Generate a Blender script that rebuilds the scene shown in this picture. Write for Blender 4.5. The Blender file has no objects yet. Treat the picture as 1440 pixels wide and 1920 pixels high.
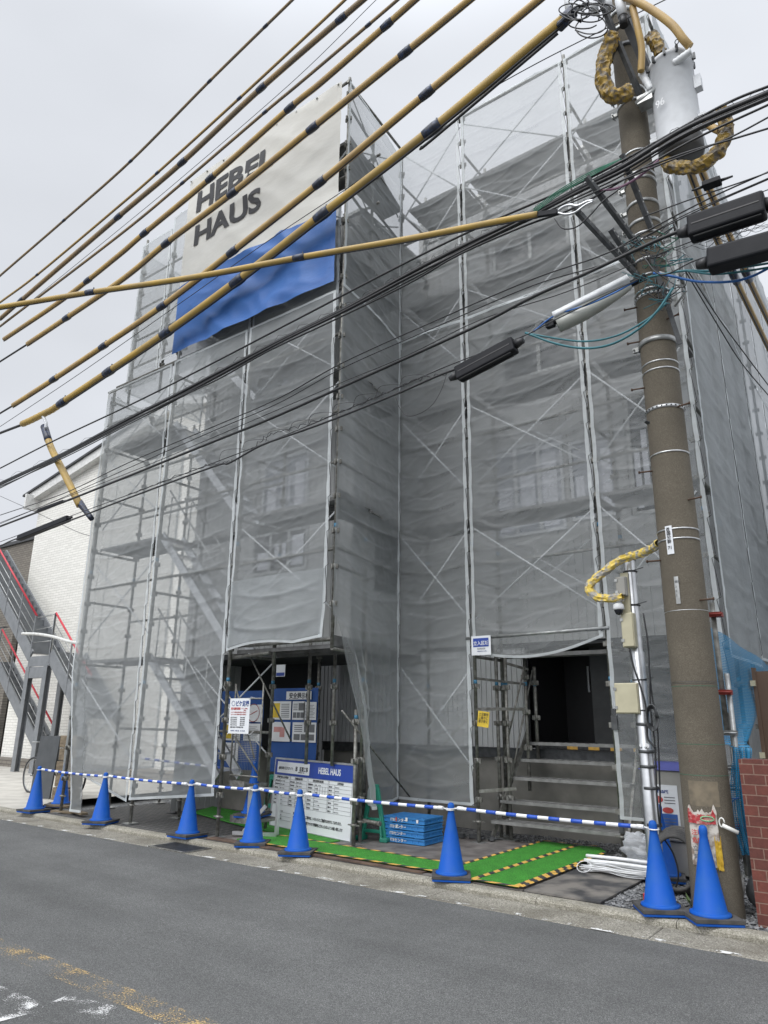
import bpy, math, random
from mathutils import Vector, Matrix, noise
import mathutils
rnd = random.Random(7)
PI = math.pi
sc = bpy.context.scene
COL = sc.collection

# ------------------------------------------------------------------ camera
CAM_H = 1.5
FPX = 1331.0
PITCH, ROLL, YAW = 0.2845, 0.0121, -0.645
fw = Vector((math.sin(YAW)*math.cos(PITCH), math.cos(YAW)*math.cos(PITCH), math.sin(PITCH)))
r0 = Vector((math.cos(YAW), -math.sin(YAW), 0.0))
u0 = r0.cross(fw)
rt = r0*math.cos(ROLL) + u0*math.sin(ROLL)
up = -r0*math.sin(ROLL) + u0*math.cos(ROLL)
cam_data = bpy.data.cameras.new('camera')
cam = bpy.data.objects.new('camera', cam_data)
COL.objects.link(cam)
sc.camera = cam
cam.matrix_world = Matrix(((rt.x, up.x, -fw.x, 0), (rt.y, up.y, -fw.y, 0), (rt.z, up.z, -fw.z, CAM_H), (0, 0, 0, 1)))
cam_data.sensor_fit = 'VERTICAL'
cam_data.sensor_height = 36.0
cam_data.lens = FPX/1920*36.0
cam_data.clip_start = 0.05
cam_data.clip_end = 3000

# ------------------------------------------------------------------ world and sun (overcast)
SUN_EL, SUN_AZ = math.radians(46), math.radians(188)
w = bpy.data.worlds.new('World'); sc.world = w; w.use_nodes = True
nt = w.node_tree; nt.nodes.clear()
out = nt.nodes.new('ShaderNodeOutputWorld'); bg = nt.nodes.new('ShaderNodeBackground')
sky = nt.nodes.new('ShaderNodeTexSky'); sky.sky_type = 'NISHITA'; sky.sun_disc = False
sky.sun_elevation = SUN_EL; sky.sun_rotation = SUN_AZ
sky.air_density = 1.0; sky.dust_density = 4.0; sky.ozone_density = 1.0
hs = nt.nodes.new('ShaderNodeHueSaturation'); hs.inputs['Saturation'].default_value = 0.12
tc = nt.nodes.new('ShaderNodeTexCoord')
mp = nt.nodes.new('ShaderNodeMapping'); mp.inputs['Scale'].default_value = (1.0, 1.0, 2.2)
ns = nt.nodes.new('ShaderNodeTexNoise'); ns.inputs['Scale'].default_value = 1.7; ns.inputs['Detail'].default_value = 4
rm = nt.nodes.new('ShaderNodeMapRange'); rm.inputs[1].default_value = 0.3; rm.inputs[2].default_value = 0.7
rm.inputs[3].default_value = 0.90; rm.inputs[4].default_value = 1.06
cl = nt.nodes.new('ShaderNodeMix'); cl.data_type = 'RGBA'; cl.inputs[0].default_value = 0.82
cl.inputs[7].default_value = (8.5, 8.85, 9.5, 1)          # the cloud deck that hides the clear sky
vm = nt.nodes.new('ShaderNodeVectorMath'); vm.operation = 'SCALE'
nt.links.new(tc.outputs['Generated'], mp.inputs[0]); nt.links.new(mp.outputs[0], ns.inputs['Vector'])
nt.links.new(ns.outputs['Fac'], rm.inputs[0])
sz = nt.nodes.new('ShaderNodeSeparateXYZ'); nt.links.new(tc.outputs['Generated'], sz.inputs[0])
zr = nt.nodes.new('ShaderNodeMapRange'); zr.interpolation_type = 'SMOOTHSTEP'     # an overcast sky is brightest overhead
zr.inputs[1].default_value = 0.74; zr.inputs[2].default_value = 1.0; zr.inputs[3].default_value = 0.90; zr.inputs[4].default_value = 2.6
nt.links.new(sz.outputs[2], zr.inputs[0])
zm = nt.nodes.new('ShaderNodeMath'); zm.operation = 'MULTIPLY'; nt.links.new(rm.outputs[0], zm.inputs[0]); nt.links.new(zr.outputs[0], zm.inputs[1])
nt.links.new(sky.outputs[0], hs.inputs['Color']); nt.links.new(hs.outputs[0], cl.inputs[6])
nt.links.new(cl.outputs[2], vm.inputs[0]); sdv = nt.nodes.new('ShaderNodeVectorMath'); sdv.operation = 'DOT_PRODUCT'        # extra glow added round the unseen sun, behind the camera, to light the facades
sdv.inputs[1].default_value = (math.sin(SUN_AZ)*math.cos(SUN_EL), math.cos(SUN_AZ)*math.cos(SUN_EL), math.sin(SUN_EL))
nt.links.new(tc.outputs['Generated'], sdv.inputs[0])
sg = nt.nodes.new('ShaderNodeMapRange'); sg.interpolation_type = 'SMOOTHSTEP'; sg.inputs[1].default_value = 0.30; sg.inputs[2].default_value = 1.0
sg.inputs[3].default_value = 1.0; sg.inputs[4].default_value = 1.6
nt.links.new(sdv.outputs['Value'], sg.inputs[0])
zg = nt.nodes.new('ShaderNodeMath'); zg.operation = 'MULTIPLY'; nt.links.new(zm.outputs[0], zg.inputs[0]); nt.links.new(sg.outputs[0], zg.inputs[1])
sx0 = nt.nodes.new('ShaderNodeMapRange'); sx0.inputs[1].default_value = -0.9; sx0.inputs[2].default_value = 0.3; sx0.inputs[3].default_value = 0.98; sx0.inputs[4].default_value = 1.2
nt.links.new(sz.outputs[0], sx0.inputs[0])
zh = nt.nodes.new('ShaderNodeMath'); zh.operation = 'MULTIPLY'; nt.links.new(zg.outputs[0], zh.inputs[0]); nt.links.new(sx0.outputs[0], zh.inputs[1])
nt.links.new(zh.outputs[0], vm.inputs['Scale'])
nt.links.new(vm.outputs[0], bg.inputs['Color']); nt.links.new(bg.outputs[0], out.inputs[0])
bg.inputs['Strength'].default_value = 0.1
sd = bpy.data.lights.new('sun', 'SUN'); sd.energy = 1.1; sd.angle = math.radians(40); sd.color = (1, 0.97, 0.93)
sun = bpy.data.objects.new('sun', sd); COL.objects.link(sun)
sv = Vector((math.sin(SUN_AZ)*math.cos(SUN_EL), math.cos(SUN_AZ)*math.cos(SUN_EL), math.sin(SUN_EL)))
sun.rotation_euler = (-sv).to_track_quat('-Z', 'Y').to_euler(); sun.location = (0, 0, 30)
sc.view_settings.view_transform = 'Standard'; sc.view_settings.look = 'None'
sc.view_settings.exposure = 0.15; sc.view_settings.gamma = 1.0; sc.view_settings.use_curve_mapping = False
sc.cycles.transparent_max_bounces = 24
sc.cycles.max_bounces = 8
sc.cycles.use_denoising = True

# ------------------------------------------------------------------ point helpers
def ray(px, py):
    return rt*((px-720)/FPX) + up*(-(py-960)/FPX) + fw
def at(px, py, Y):
    d = ray(px, py); return d*(Y/d.y) + Vector((0, 0, CAM_H))
def atx(px, py, X):
    d = ray(px, py); return d*(X/d.x) + Vector((0, 0, CAM_H))
def atz(px, py, z=0.0):
    d = ray(px, py); return d*((z-CAM_H)/d.z) + Vector((0, 0, CAM_H))

# ------------------------------------------------------------------ objects
ORI = {}
def props(o, label=None, cat=None, group=None, kind=None):
    if label: o['label'] = label
    if cat: o['category'] = cat
    if group: o['group'] = group
    if kind: o['kind'] = kind
    return o
def thing(name, label, cat, loc=(0, 0, 0), group=None, kind=None):
    o = bpy.data.objects.new(name, None); COL.objects.link(o)
    o.location = Vector(loc); o.empty_display_size = 0.2
    ORI[o] = Vector(loc)
    return props(o, label, cat, group, kind)
def copy_tree(o, parent=None):
    c = o.copy(); COL.objects.link(c); c.parent = parent
    ORI[c] = ORI.get(o, Vector())
    for ch in [x for x in KIDS.get(o, [])]:
        k = copy_tree(ch, c); KIDS.setdefault(c, []).append(k)
    return c
KIDS = {}
def bevel(o, wd=0.004, seg=1):
    m = o.modifiers.new('bevel', 'BEVEL'); m.width = wd; m.segments = seg; m.limit_method = 'ANGLE'; m.angle_limit = 0.6
    return o

class MB:
    def __init__(s): s.v = []; s.f = []; s.sm = []; s.mi = []; s.cm = 0
    def add(s, vs, fs, smooth=False):
        b = len(s.v); s.v += [Vector(q) for q in vs]
        for f in fs: s.f.append([b+i for i in f]); s.sm.append(smooth); s.mi.append(s.cm)
        return s
    def bb(s, x0, x1, y0, y1, z0, z1):
        return s.add([(x0,y0,z0),(x1,y0,z0),(x1,y1,z0),(x0,y1,z0),(x0,y0,z1),(x1,y0,z1),(x1,y1,z1),(x0,y1,z1)],
                     [(0,3,2,1),(4,5,6,7),(0,1,5,4),(1,2,6,5),(2,3,7,6),(3,0,4,7)])
    def box(s, c, size, rot=None):
        c = Vector(c); a, b, d = size[0]/2, size[1]/2, size[2]/2
        vs = [Vector(q) for q in ((-a,-b,-d),(a,-b,-d),(a,b,-d),(-a,b,-d),(-a,-b,d),(a,-b,d),(a,b,d),(-a,b,d))]
        if rot is not None: vs = [rot @ q for q in vs]
        return s.add([c+q for q in vs], [(0,3,2,1),(4,5,6,7),(0,1,5,4),(1,2,6,5),(2,3,7,6),(3,0,4,7)])
    def bar(s, p0, p1, wd, ht, upv=(0, 0, 1)):
        p0, p1 = Vector(p0), Vector(p1); d = (p1-p0); L = d.length; d.normalize()
        u = Vector(upv); x = d.cross(u)
        if x.length < 1e-4: x = d.cross(Vector((0, 1, 0)))
        x.normalize(); u = x.cross(d); u.normalize()
        R = Matrix((x, d, u)).transposed()
        return s.box((p0+p1)/2, (wd, L, ht), R)
    def cyl(s, p0, p1, r0, r1=None, n=12, cap=True):
        p0, p1 = Vector(p0), Vector(p1); r1 = r0 if r1 is None else r1
        d = (p1-p0).normalized(); a = Vector((0, 0, 1)) if abs(d.z) < 0.9 else Vector((1, 0, 0))
        x = d.cross(a).normalized(); y = d.cross(x)
        vs = []
        for p, r in ((p0, r0), (p1, r1)):
            for i in range(n):
                t = 2*PI*i/n; vs.append(p + x*(r*math.cos(t)) + y*(r*math.sin(t)))
        s.add(vs, [(i, (i+1) % n, n+(i+1) % n, n+i) for i in range(n)], True)
        if cap:
            b = len(s.v)-2*n
            s.f.append([b+i for i in range(n)][::-1]); s.sm.append(False); s.mi.append(s.cm)
            s.f.append([b+n+i for i in range(n)]); s.sm.append(False); s.mi.append(s.cm)
        return s
    def tube(s, pts, r, n=8, cap=True):
        pts = [Vector(q) for q in pts]; m = len(pts)
        rr = r if isinstance(r, (list, tuple)) else [r]*m
        t0 = (pts[1]-pts[0]).normalized(); a = Vector((0, 0, 1)) if abs(t0.z) < 0.9 else Vector((1, 0, 0))
        x = t0.cross(a).normalized(); vs = []
        for i, p in enumerate(pts):
            t = (pts[min(i+1, m-1)]-pts[max(i-1, 0)]).normalized()
            x = (x - t*x.dot(t)).normalized(); y = t.cross(x)
            for k in range(n):
                th = 2*PI*k/n; vs.append(p + x*(rr[i]*math.cos(th)) + y*(rr[i]*math.sin(th)))
        fs = [(i*n+k, i*n+(k+1) % n, (i+1)*n+(k+1) % n, (i+1)*n+k) for i in range(m-1) for k in range(n)]
        s.add(vs, fs, True)
        if cap:
            b = len(s.v)-m*n
            s.f.append([b+k for k in range(n)][::-1]); s.sm.append(False); s.mi.append(s.cm)
            s.f.append([b+(m-1)*n+k for k in range(n)]); s.sm.append(False); s.mi.append(s.cm)
        return s
    def lathe(s, prof, c=(0, 0, 0), n=32):
        c = Vector(c); vs = []; m = len(prof)
        for r, z in prof:
            for k in range(n):
                th = 2*PI*k/n; vs.append(c+Vector((r*math.cos(th), r*math.sin(th), z)))
        fs = [(i*n+k, i*n+(k+1) % n, (i+1)*n+(k+1) % n, (i+1)*n+k) for i in range(m-1) for k in range(n)]
        return s.add(vs, fs, True)
    def build(s, name, m, parent=None, **kw):
        top = parent
        while top is not None and top.parent is not None: top = top.parent
        o0 = ORI.get(top, Vector()) if top is not None else Vector()
        loc = Vector()
        if top is None and s.v:      # a one-mesh thing: origin at its base
            xs = [q.x for q in s.v]; ys = [q.y for q in s.v]; zs = [q.z for q in s.v]
            o0 = Vector(((min(xs)+max(xs))/2, (min(ys)+max(ys))/2, min(zs))); loc = o0
        me = bpy.data.meshes.new(name)
        me.from_pydata([tuple(q-o0) for q in s.v], [], s.f)
        ms = m if isinstance(m, (list, tuple)) else [m]
        for q in ms: me.materials.append(q)
        me.polygons.foreach_set('use_smooth', s.sm)
        me.polygons.foreach_set('material_index', s.mi)
        me.update()
        o = bpy.data.objects.new(name, me); COL.objects.link(o); o.location = loc
        if parent is not None:
            o.parent = parent; KIDS.setdefault(parent, []).append(o)
        if kw: props(o, **kw)
        return o

def text(body, origin, size, xd, m, parent, name='lettering', bold=0.0, align='LEFT', upd=(0, 0, 1), sx=1.0, ext=0.0008, warp=None):
    cu = bpy.data.curves.new('txt', 'FONT'); cu.body = body; cu.size = size; cu.offset = bold; cu.extrude = ext
    cu.align_x = align; cu.resolution_u = 3
    to = bpy.data.objects.new('txt', cu)
    me = bpy.data.meshes.new_from_object(to)
    vs = [v.co.copy() for v in me.vertices]; fs = [list(p.vertices) for p in me.polygons]
    bpy.data.objects.remove(to); bpy.data.curves.remove(cu); bpy.data.meshes.remove(me)
    X = Vector(xd).normalized(); U = Vector(upd).normalized(); N = X.cross(U)
    mb = MB(); O = Vector(origin)
    P = [O + X*(v.x*sx) + U*v.y + N*v.z for v in vs]
    if warp: P = [warp(q) for q in P]
    mb.add(P, fs)
    return mb.build(name, m, parent)

def smoothpts(pts, n=10):
    P = [Vector(q) for q in pts]; out = []
    P = [P[0]*2-P[1]] + P + [P[-1]*2-P[-2]]
    for i in range(1, len(P)-2):
        a, b, c, d = P[i-1], P[i], P[i+1], P[i+2]
        for k in range(n):
            t = k/n
            out.append(0.5*((2*b) + (c-a)*t + (2*a-5*b+4*c-d)*t*t + (3*b-a-3*c+d)*t**3))
    out.append(P[-2]); return out

# ------------------------------------------------------------------ materials
def base(name):
    m = bpy.data.materials.new(name); m.use_nodes = True
    b = m.node_tree.nodes['Principled BSDF']; return m, m.node_tree, b
def mat(name, c, rough=0.6, metal=0.0, c2=None, scale=8.0, detail=6, lo=0.35, hi=0.65, bump=0.0, bscale=60.0, stretch=(1, 1, 1), spec=None, rvar=0.0):
    m, t, b = base(name)
    b.inputs['Roughness'].default_value = rough; b.inputs['Metallic'].default_value = metal
    if spec is not None: b.inputs['Specular IOR Level'].default_value = spec
    b.inputs['Base Color'].default_value = (*c, 1)
    tc = t.nodes.new('ShaderNodeTexCoord'); mp = t.nodes.new('ShaderNodeMapping'); mp.inputs['Scale'].default_value = stretch
    t.links.new(tc.outputs['Object'], mp.inputs[0])
    if c2 is None: c2 = tuple(x*0.8 for x in c)
    n = t.nodes.new('ShaderNodeTexNoise'); n.inputs['Scale'].default_value = scale; n.inputs['Detail'].default_value = detail
    r = t.nodes.new('ShaderNodeMapRange'); r.inputs[1].default_value = lo; r.inputs[2].default_value = hi
    mx = t.nodes.new('ShaderNodeMix'); mx.data_type = 'RGBA'
    mx.inputs[6].default_value = (*c, 1); mx.inputs[7].default_value = (*c2, 1)
    t.links.new(mp.outputs[0], n.inputs['Vector']); t.links.new(n.outputs['Fac'], r.inputs[0])
    t.links.new(r.outputs[0], mx.inputs[0]); t.links.new(mx.outputs[2], b.inputs['Base Color'])
    if rvar:
        q = t.nodes.new('ShaderNodeMapRange'); q.inputs[3].default_value = rough-rvar; q.inputs[4].default_value = rough+rvar
        t.links.new(n.outputs['Fac'], q.inputs[0]); t.links.new(q.outputs[0], b.inputs['Roughness'])
    if bump:
        n2 = t.nodes.new('ShaderNodeTexNoise'); n2.inputs['Scale'].default_value = bscale; n2.inputs['Detail'].default_value = 4
        bp = t.nodes.new('ShaderNodeBump'); bp.inputs['Strength'].default_value = bump; bp.inputs['Distance'].default_value = 0.01
        t.links.new(mp.outputs[0], n2.inputs['Vector']); t.links.new(n2.outputs['Fac'], bp.inputs['Height'])
        t.links.new(bp.outputs[0], b.inputs['Normal'])
    return m

def speckle(name, cols, scale, big=None, bigamt=0.25, rough=0.9, bump=0.4, bigscale=1.2):
    """aggregate: fine stones of several tones, with broad tonal drift and stains"""
    m, t, b = base(name); b.inputs['Roughness'].default_value = rough
    tc = t.nodes.new('ShaderNodeTexCoord')
    vo = t.nodes.new('ShaderNodeTexVoronoi'); vo.inputs['Scale'].default_value = scale
    t.links.new(tc.outputs['Object'], vo.inputs['Vector'])
    sp = t.nodes.new('ShaderNodeSeparateColor'); t.links.new(vo.outputs['Color'], sp.inputs[0])
    rp = t.nodes.new('ShaderNodeValToRGB'); e = rp.color_ramp.elements
    e[0].color = (*cols[0], 1); e[1].color = (*cols[-1], 1); e[1].position = 0.97
    for i, c in enumerate(cols[1:-1]):
        q = e.new((i+1)/(len(cols)-0.6)); q.color = (*c, 1)
    t.links.new(sp.outputs[0], rp.inputs[0])
    n = t.nodes.new('ShaderNodeTexNoise'); n.inputs['Scale'].default_value = bigscale; n.inputs['Detail'].default_value = 8; n.inputs['Roughness'].default_value = 0.62
    t.links.new(tc.outputs['Object'], n.inputs['Vector'])
    r = t.nodes.new('ShaderNodeMapRange'); r.inputs[1].default_value = 0.35; r.inputs[2].default_value = 0.68
    r.inputs[3].default_value = 0; r.inputs[4].default_value = bigamt
    t.links.new(n.outputs['Fac'], r.inputs[0])
    mx = t.nodes.new('ShaderNodeMix'); mx.data_type = 'RGBA'
    mx.inputs[7].default_value = (*(big or tuple(x*0.5 for x in cols[0])), 1)
    t.links.new(r.outputs[0], mx.inputs[0]); t.links.new(rp.outputs[0], mx.inputs[6]); t.links.new(mx.outputs[2], b.inputs['Base Color'])
    bp = t.nodes.new('ShaderNodeBump'); bp.inputs['Strength'].default_value = bump; bp.inputs['Distance'].default_value = 0.006
    t.links.new(vo.outputs['Distance'], bp.inputs['Height']); t.links.new(bp.outputs[0], b.inputs['Normal'])
    return m

def brickmat(name, c1, c2, mortar, bw, bh, msz, rough=0.8, axes=('x', 'z'), bump=0.5, off=0.5, var=0.0):
    m, t, b = base(name); b.inputs['Roughness'].default_value = rough
    tc = t.nodes.new('ShaderNodeTexCoord'); sx = t.nodes.new('ShaderNodeSeparateXYZ'); cx = t.nodes.new('ShaderNodeCombineXYZ')
    t.links.new(tc.outputs['Object'], sx.inputs[0])
    ix = {'x': 0, 'y': 1, 'z': 2}
    t.links.new(sx.outputs[ix[axes[0]]], cx.inputs[0]); t.links.new(sx.outputs[ix[axes[1]]], cx.inputs[1])
    br = t.nodes.new('ShaderNodeTexBrick'); br.inputs['Scale'].default_value = 1.0; br.offset = off
    br.inputs['Brick Width'].default_value = bw; br.inputs['Row Height'].default_value = bh; br.inputs['Mortar Size'].default_value = msz
    br.inputs['Mortar Smooth'].default_value = 0.2
    br.inputs['Color1'].default_value = (*c1, 1); br.inputs['Color2'].default_value = (*c2, 1); br.inputs['Mortar'].default_value = (*mortar, 1)
    t.links.new(cx.outputs[0], br.inputs['Vector'])
    n = t.nodes.new('ShaderNodeTexNoise'); n.inputs['Scale'].default_value = 30; n.inputs['Detail'].default_value = 6
    t.links.new(tc.outputs['Object'], n.inputs['Vector'])
    mu = t.nodes.new('ShaderNodeMix'); mu.data_type = 'RGBA'; mu.blend_type = 'MULTIPLY'; mu.inputs[0].default_value = 0.5
    t.links.new(br.outputs['Color'], mu.inputs[6]); t.links.new(n.outputs['Fac'], mu.inputs[7])
    sc_ = t.nodes.new('ShaderNodeVectorMath'); sc_.operation = 'SCALE'; sc_.inputs['Scale'].default_value = 1.33
    t.links.new(mu.outputs[2], sc_.inputs[0]); t.links.new(sc_.outputs[0], b.inputs['Base Color'])
    mt = t.nodes.new('ShaderNodeMath'); mt.operation = 'SUBTRACT'; mt.inputs[0].default_value = 1.0
    t.links.new(br.outputs['Fac'], mt.inputs[1])
    ad = t.nodes.new('ShaderNodeMath'); ad.operation = 'MULTIPLY_ADD'; ad.inputs[1].default_value = 0.35
    t.links.new(n.outputs['Fac'], ad.inputs[0]); t.links.new(mt.outputs[0], ad.inputs[2])
    bp = t.nodes.new('ShaderNodeBump'); bp.inputs['Strength'].default_value = bump; bp.inputs['Distance'].default_value = 0.01
    t.links.new(ad.outputs[0], bp.inputs['Height']); t.links.new(bp.outputs[0], b.inputs['Normal'])
    return m

def netmat(name, c, alpha, trans=0.45, wrinkle=0.5, sc_=1.0, hole=True):
    """translucent scaffold mesh: part see-through, part diffuse, part glowing with the light behind it"""
    m = bpy.data.materials.new(name); m.use_nodes = True; t = m.node_tree; t.nodes.clear()
    o = t.nodes.new('ShaderNodeOutputMaterial'); d = t.nodes.new('ShaderNodeBsdfDiffuse'); tl = t.nodes.new('ShaderNodeBsdfTranslucent')
    tp = t.nodes.new('ShaderNodeBsdfTransparent'); m1 = t.nodes.new('ShaderNodeMixShader'); m2 = t.nodes.new('ShaderNodeMixShader')
    gl = t.nodes.new('ShaderNodeBsdfGlossy'); gl.inputs['Roughness'].default_value = 0.45; m3 = t.nodes.new('ShaderNodeMixShader')
    tc = t.nodes.new('ShaderNodeTexCoord')
    mp = t.nodes.new('ShaderNodeMapping'); mp.inputs['Scale'].default_value = (1.3*sc_, 1.3*sc_, 6.0*sc_)
    n = t.nodes.new('ShaderNodeTexNoise'); n.inputs['Scale'].default_value = 2.2; n.inputs['Detail'].default_value = 7; n.inputs['Roughness'].default_value = 0.62; n.inputs['Distortion'].default_value = 0.6
    t.links.new(tc.outputs['Object'], mp.inputs[0]); t.links.new(mp.outputs[0], n.inputs['Vector'])
    bp = t.nodes.new('ShaderNodeBump'); bp.inputs['Strength'].default_value = wrinkle; bp.inputs['Distance'].default_value = 0.03
    t.links.new(n.outputs['Fac'], bp.inputs['Height'])
    n2 = t.nodes.new('ShaderNodeTexNoise'); n2.inputs['Scale'].default_value = 1.3; n2.inputs['Detail'].default_value = 5
    t.links.new(tc.outputs['Object'], n2.inputs['Vector'])
    mx = t.nodes.new('ShaderNodeMix'); mx.data_type = 'RGBA'; mx.inputs[6].default_value = (*[x*0.82 for x in c], 1); mx.inputs[7].default_value = (*[min(1, x*1.15) for x in c], 1)
    t.links.new(n2.outputs['Fac'], mx.inputs[0])
    for q in (d, tl):
        t.links.new(mx.outputs[2], q.inputs['Color']); t.links.new(bp.outputs[0], q.inputs['Normal'])
    t.links.new(bp.outputs[0], gl.inputs['Normal'])
    m1.inputs[0].default_value = trans
    t.links.new(d.outputs[0], m1.inputs[1]); t.links.new(tl.outputs[0], m1.inputs[2])
    m3.inputs[0].default_value = 0.05; t.links.new(m1.outputs[0], m3.inputs[1]); t.links.new(gl.outputs[0], m3.inputs[2])
    # seen aslant, the threads close up
    lw = t.nodes.new('ShaderNodeLayerWeight'); lw.inputs['Blend'].default_value = 0.35
    t.links.new(bp.outputs[0], lw.inputs['Normal'])
    ma = t.nodes.new('ShaderNodeMapRange'); ma.inputs[1].default_value = 0.0; ma.inputs[2].default_value = 1.0
    ma.inputs[3].default_value = alpha-0.12; ma.inputs[4].default_value = min(1.0, alpha+0.24)
    t.links.new(lw.outputs['Facing'], ma.inputs[0])
    t.links.new(ma.outputs[0], m2.inputs[0])
    t.links.new(tp.outputs[0], m2.inputs[1]); t.links.new(m3.outputs[0], m2.inputs[2]); t.links.new(m2.outputs[0], o.inputs[0])
    return m

# ------------------------------------------------------------------ palette
M = {}
M['asphalt'] = speckle('asphalt', [(.052,.054,.053),(.080,.082,.080),(.108,.110,.107),(.21,.21,.205)], 230, big=(.058,.059,.058), bigamt=.45, bump=.5, bigscale=.9)
def tracks(m):      # polished wheel paths, patches and old oil along the road
    t = m.node_tree; b = t.nodes['Principled BSDF']; src = b.inputs['Base Color'].links[0].from_socket
    tc = t.nodes.new('ShaderNodeTexCoord'); mp = t.nodes.new('ShaderNodeMapping'); mp.inputs['Scale'].default_value = (.10, 1.5, 1)
    n = t.nodes.new('ShaderNodeTexNoise'); n.inputs['Scale'].default_value = 1.0; n.inputs['Detail'].default_value = 5; n.inputs['Roughness'].default_value = .6
    n2 = t.nodes.new('ShaderNodeTexNoise'); n2.inputs['Scale'].default_value = .55; n2.inputs['Detail'].default_value = 9; n2.inputs['Roughness'].default_value = .7
    t.links.new(tc.outputs['Object'], mp.inputs[0]); t.links.new(mp.outputs[0], n.inputs['Vector']); t.links.new(tc.outputs['Object'], n2.inputs['Vector'])
    a = t.nodes.new('ShaderNodeMath'); a.operation = 'ADD'; t.links.new(n.outputs['Fac'], a.inputs[0]); t.links.new(n2.outputs['Fac'], a.inputs[1])
    r = t.nodes.new('ShaderNodeMapRange'); r.inputs[1].default_value = .75; r.inputs[2].default_value = 1.25; r.inputs[3].default_value = .80; r.inputs[4].default_value = 1.22
    t.links.new(a.outputs[0], r.inputs[0]); v = t.nodes.new('ShaderNodeVectorMath'); v.operation = 'SCALE'
    t.links.new(src, v.inputs[0]); t.links.new(r.outputs[0], v.inputs['Scale']); t.links.new(v.outputs[0], b.inputs['Base Color'])
tracks(M['asphalt'])
M['gutter'] = speckle('gutter_concrete', [(.11,.10,.08),(.20,.19,.155),(.28,.265,.22),(.42,.40,.35)], 120, big=(.09,.08,.06), bigamt=.7, bump=.4, bigscale=2.5)
M['kerb'] = speckle('kerb_concrete', [(.15,.145,.115),(.25,.235,.19),(.33,.31,.26),(.46,.44,.38)], 140, big=(.12,.11,.08), bigamt=.6, bump=.35, bigscale=3)
M['gravel'] = speckle('gravel_ground', [(.03,.032,.035),(.08,.083,.088),(.15,.155,.16),(.30,.30,.30)], 34, big=(.02,.02,.02), bigamt=.5, bump=1.0, bigscale=4)
M['stone'] = speckle('grey_stone', [(.09,.092,.097),(.14,.145,.15),(.2,.205,.21),(.3,.3,.3)], 60, bump=.3)
M['pave'] = brickmat('paving_blocks', (.12,.115,.11), (.09,.09,.09), (.02,.02,.018), .105, .105, .012, axes=('x','y'), bump=.8, off=0)
M['plate'] = mat('rusty_steel_plate', (.20,.185,.175), .7, .15, (.10,.09,.085), 3.5, 9, .38, .62, .15, 40, rvar=.2)
M['plate_brown'] = mat('brown_plywood_plate', (.13,.085,.06), .8, 0, (.07,.045,.035), 5, 8, .4, .6, .2, 50)
M['plate_dark'] = mat('stained_plate', (.20,.185,.165), .65, 0, (.05,.05,.052), 3.0, 9, .40, .58, .15, 40)
M['apron'] = mat('pale_concrete', (.50,.48,.43), .85, 0, (.38,.36,.32), 2.5, 8, .35, .65, .2, 40)
M['grass_mat'] = None
def turf():
    m, t, b = base('artificial_turf'); b.inputs['Roughness'].default_value = .85
    tc = t.nodes.new('ShaderNodeTexCoord')
    n = t.nodes.new('ShaderNodeTexNoise'); n.inputs['Scale'].default_value = 130; n.inputs['Detail'].default_value = 3
    n2 = t.nodes.new('ShaderNodeTexNoise'); n2.inputs['Scale'].default_value = 5; n2.inputs['Detail'].default_value = 6
    rp = t.nodes.new('ShaderNodeValToRGB'); e = rp.color_ramp.elements
    e[0].position = .32; e[0].color = (.008,.07,.006,1); e[1].position = .7; e[1].color = (.06,.33,.03,1)
    mx = t.nodes.new('ShaderNodeMix'); mx.data_type = 'RGBA'; mx.blend_type = 'MULTIPLY'; mx.inputs[0].default_value = .5
    t.links.new(tc.outputs['Object'], n.inputs['Vector']); t.links.new(tc.outputs['Object'], n2.inputs['Vector'])
    t.links.new(n.outputs['Fac'], rp.inputs[0]); t.links.new(rp.outputs[0], mx.inputs[6]); t.links.new(n2.outputs['Fac'], mx.inputs[7])
    sc_ = t.nodes.new('ShaderNodeVectorMath'); sc_.operation = 'SCALE'; sc_.inputs['Scale'].default_value = 1.6
    t.links.new(mx.outputs[2], sc_.inputs[0]); t.links.new(sc_.outputs[0], b.inputs['Base Color'])
    bp = t.nodes.new('ShaderNodeBump'); bp.inputs['Strength'].default_value = .9; bp.inputs['Distance'].default_value = .01
    t.links.new(n.outputs['Fac'], bp.inputs['Height']); t.links.new(bp.outputs[0], b.inputs['Normal'])
    return m
M['turf'] = turf()
M['tape_y'] = mat('yellow_tape', (.75,.45,.08), .6, 0, (.55,.33,.09), 20)
M['tape_k'] = mat('black_tape', (.02,.022,.025), .6, 0, (.06,.06,.06), 20)
M['galv'] = mat('galvanised_steel', (.42,.43,.42), .42, .75, (.28,.285,.28), 14, 6, .35, .65, rvar=.1)
M['galv_old'] = mat('weathered_scaffold_steel', (.27,.27,.25), .55, .55, (.14,.135,.12), 16, 8, .35, .62, .1, 80, rvar=.12)
M['galv_dark'] = mat('dark_steel', (.10,.105,.108), .5, .5, (.06,.062,.065), 12)
M['alu'] = mat('aluminium', (.62,.63,.64), .32, .9, (.5,.51,.52), 10, rvar=.08)
M['deck'] = mat('scaffold_deck_steel', (.20,.20,.198), .65, .1, (.13,.13,.125), 8, 8)
M['net'] = netmat('scaffold_mesh', (.47,.495,.50), .50, wrinkle=.12)
M['net2'] = netmat('scaffold_mesh_dense', (.46,.49,.50), .56, wrinkle=.25)
M['net_side'] = netmat('scaffold_mesh_side', (.47,.50,.515), .64, wrinkle=.3)
M['hem'] = netmat('mesh_hem', (.80,.84,.85), .80, .4, .2)
M['tarp_w'] = mat('cream_banner_cloth', (.62,.615,.575), .75, 0, (.56,.555,.52), 1.6, 6, .3, .7, .25, 7, (1,1,2.5))
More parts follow.
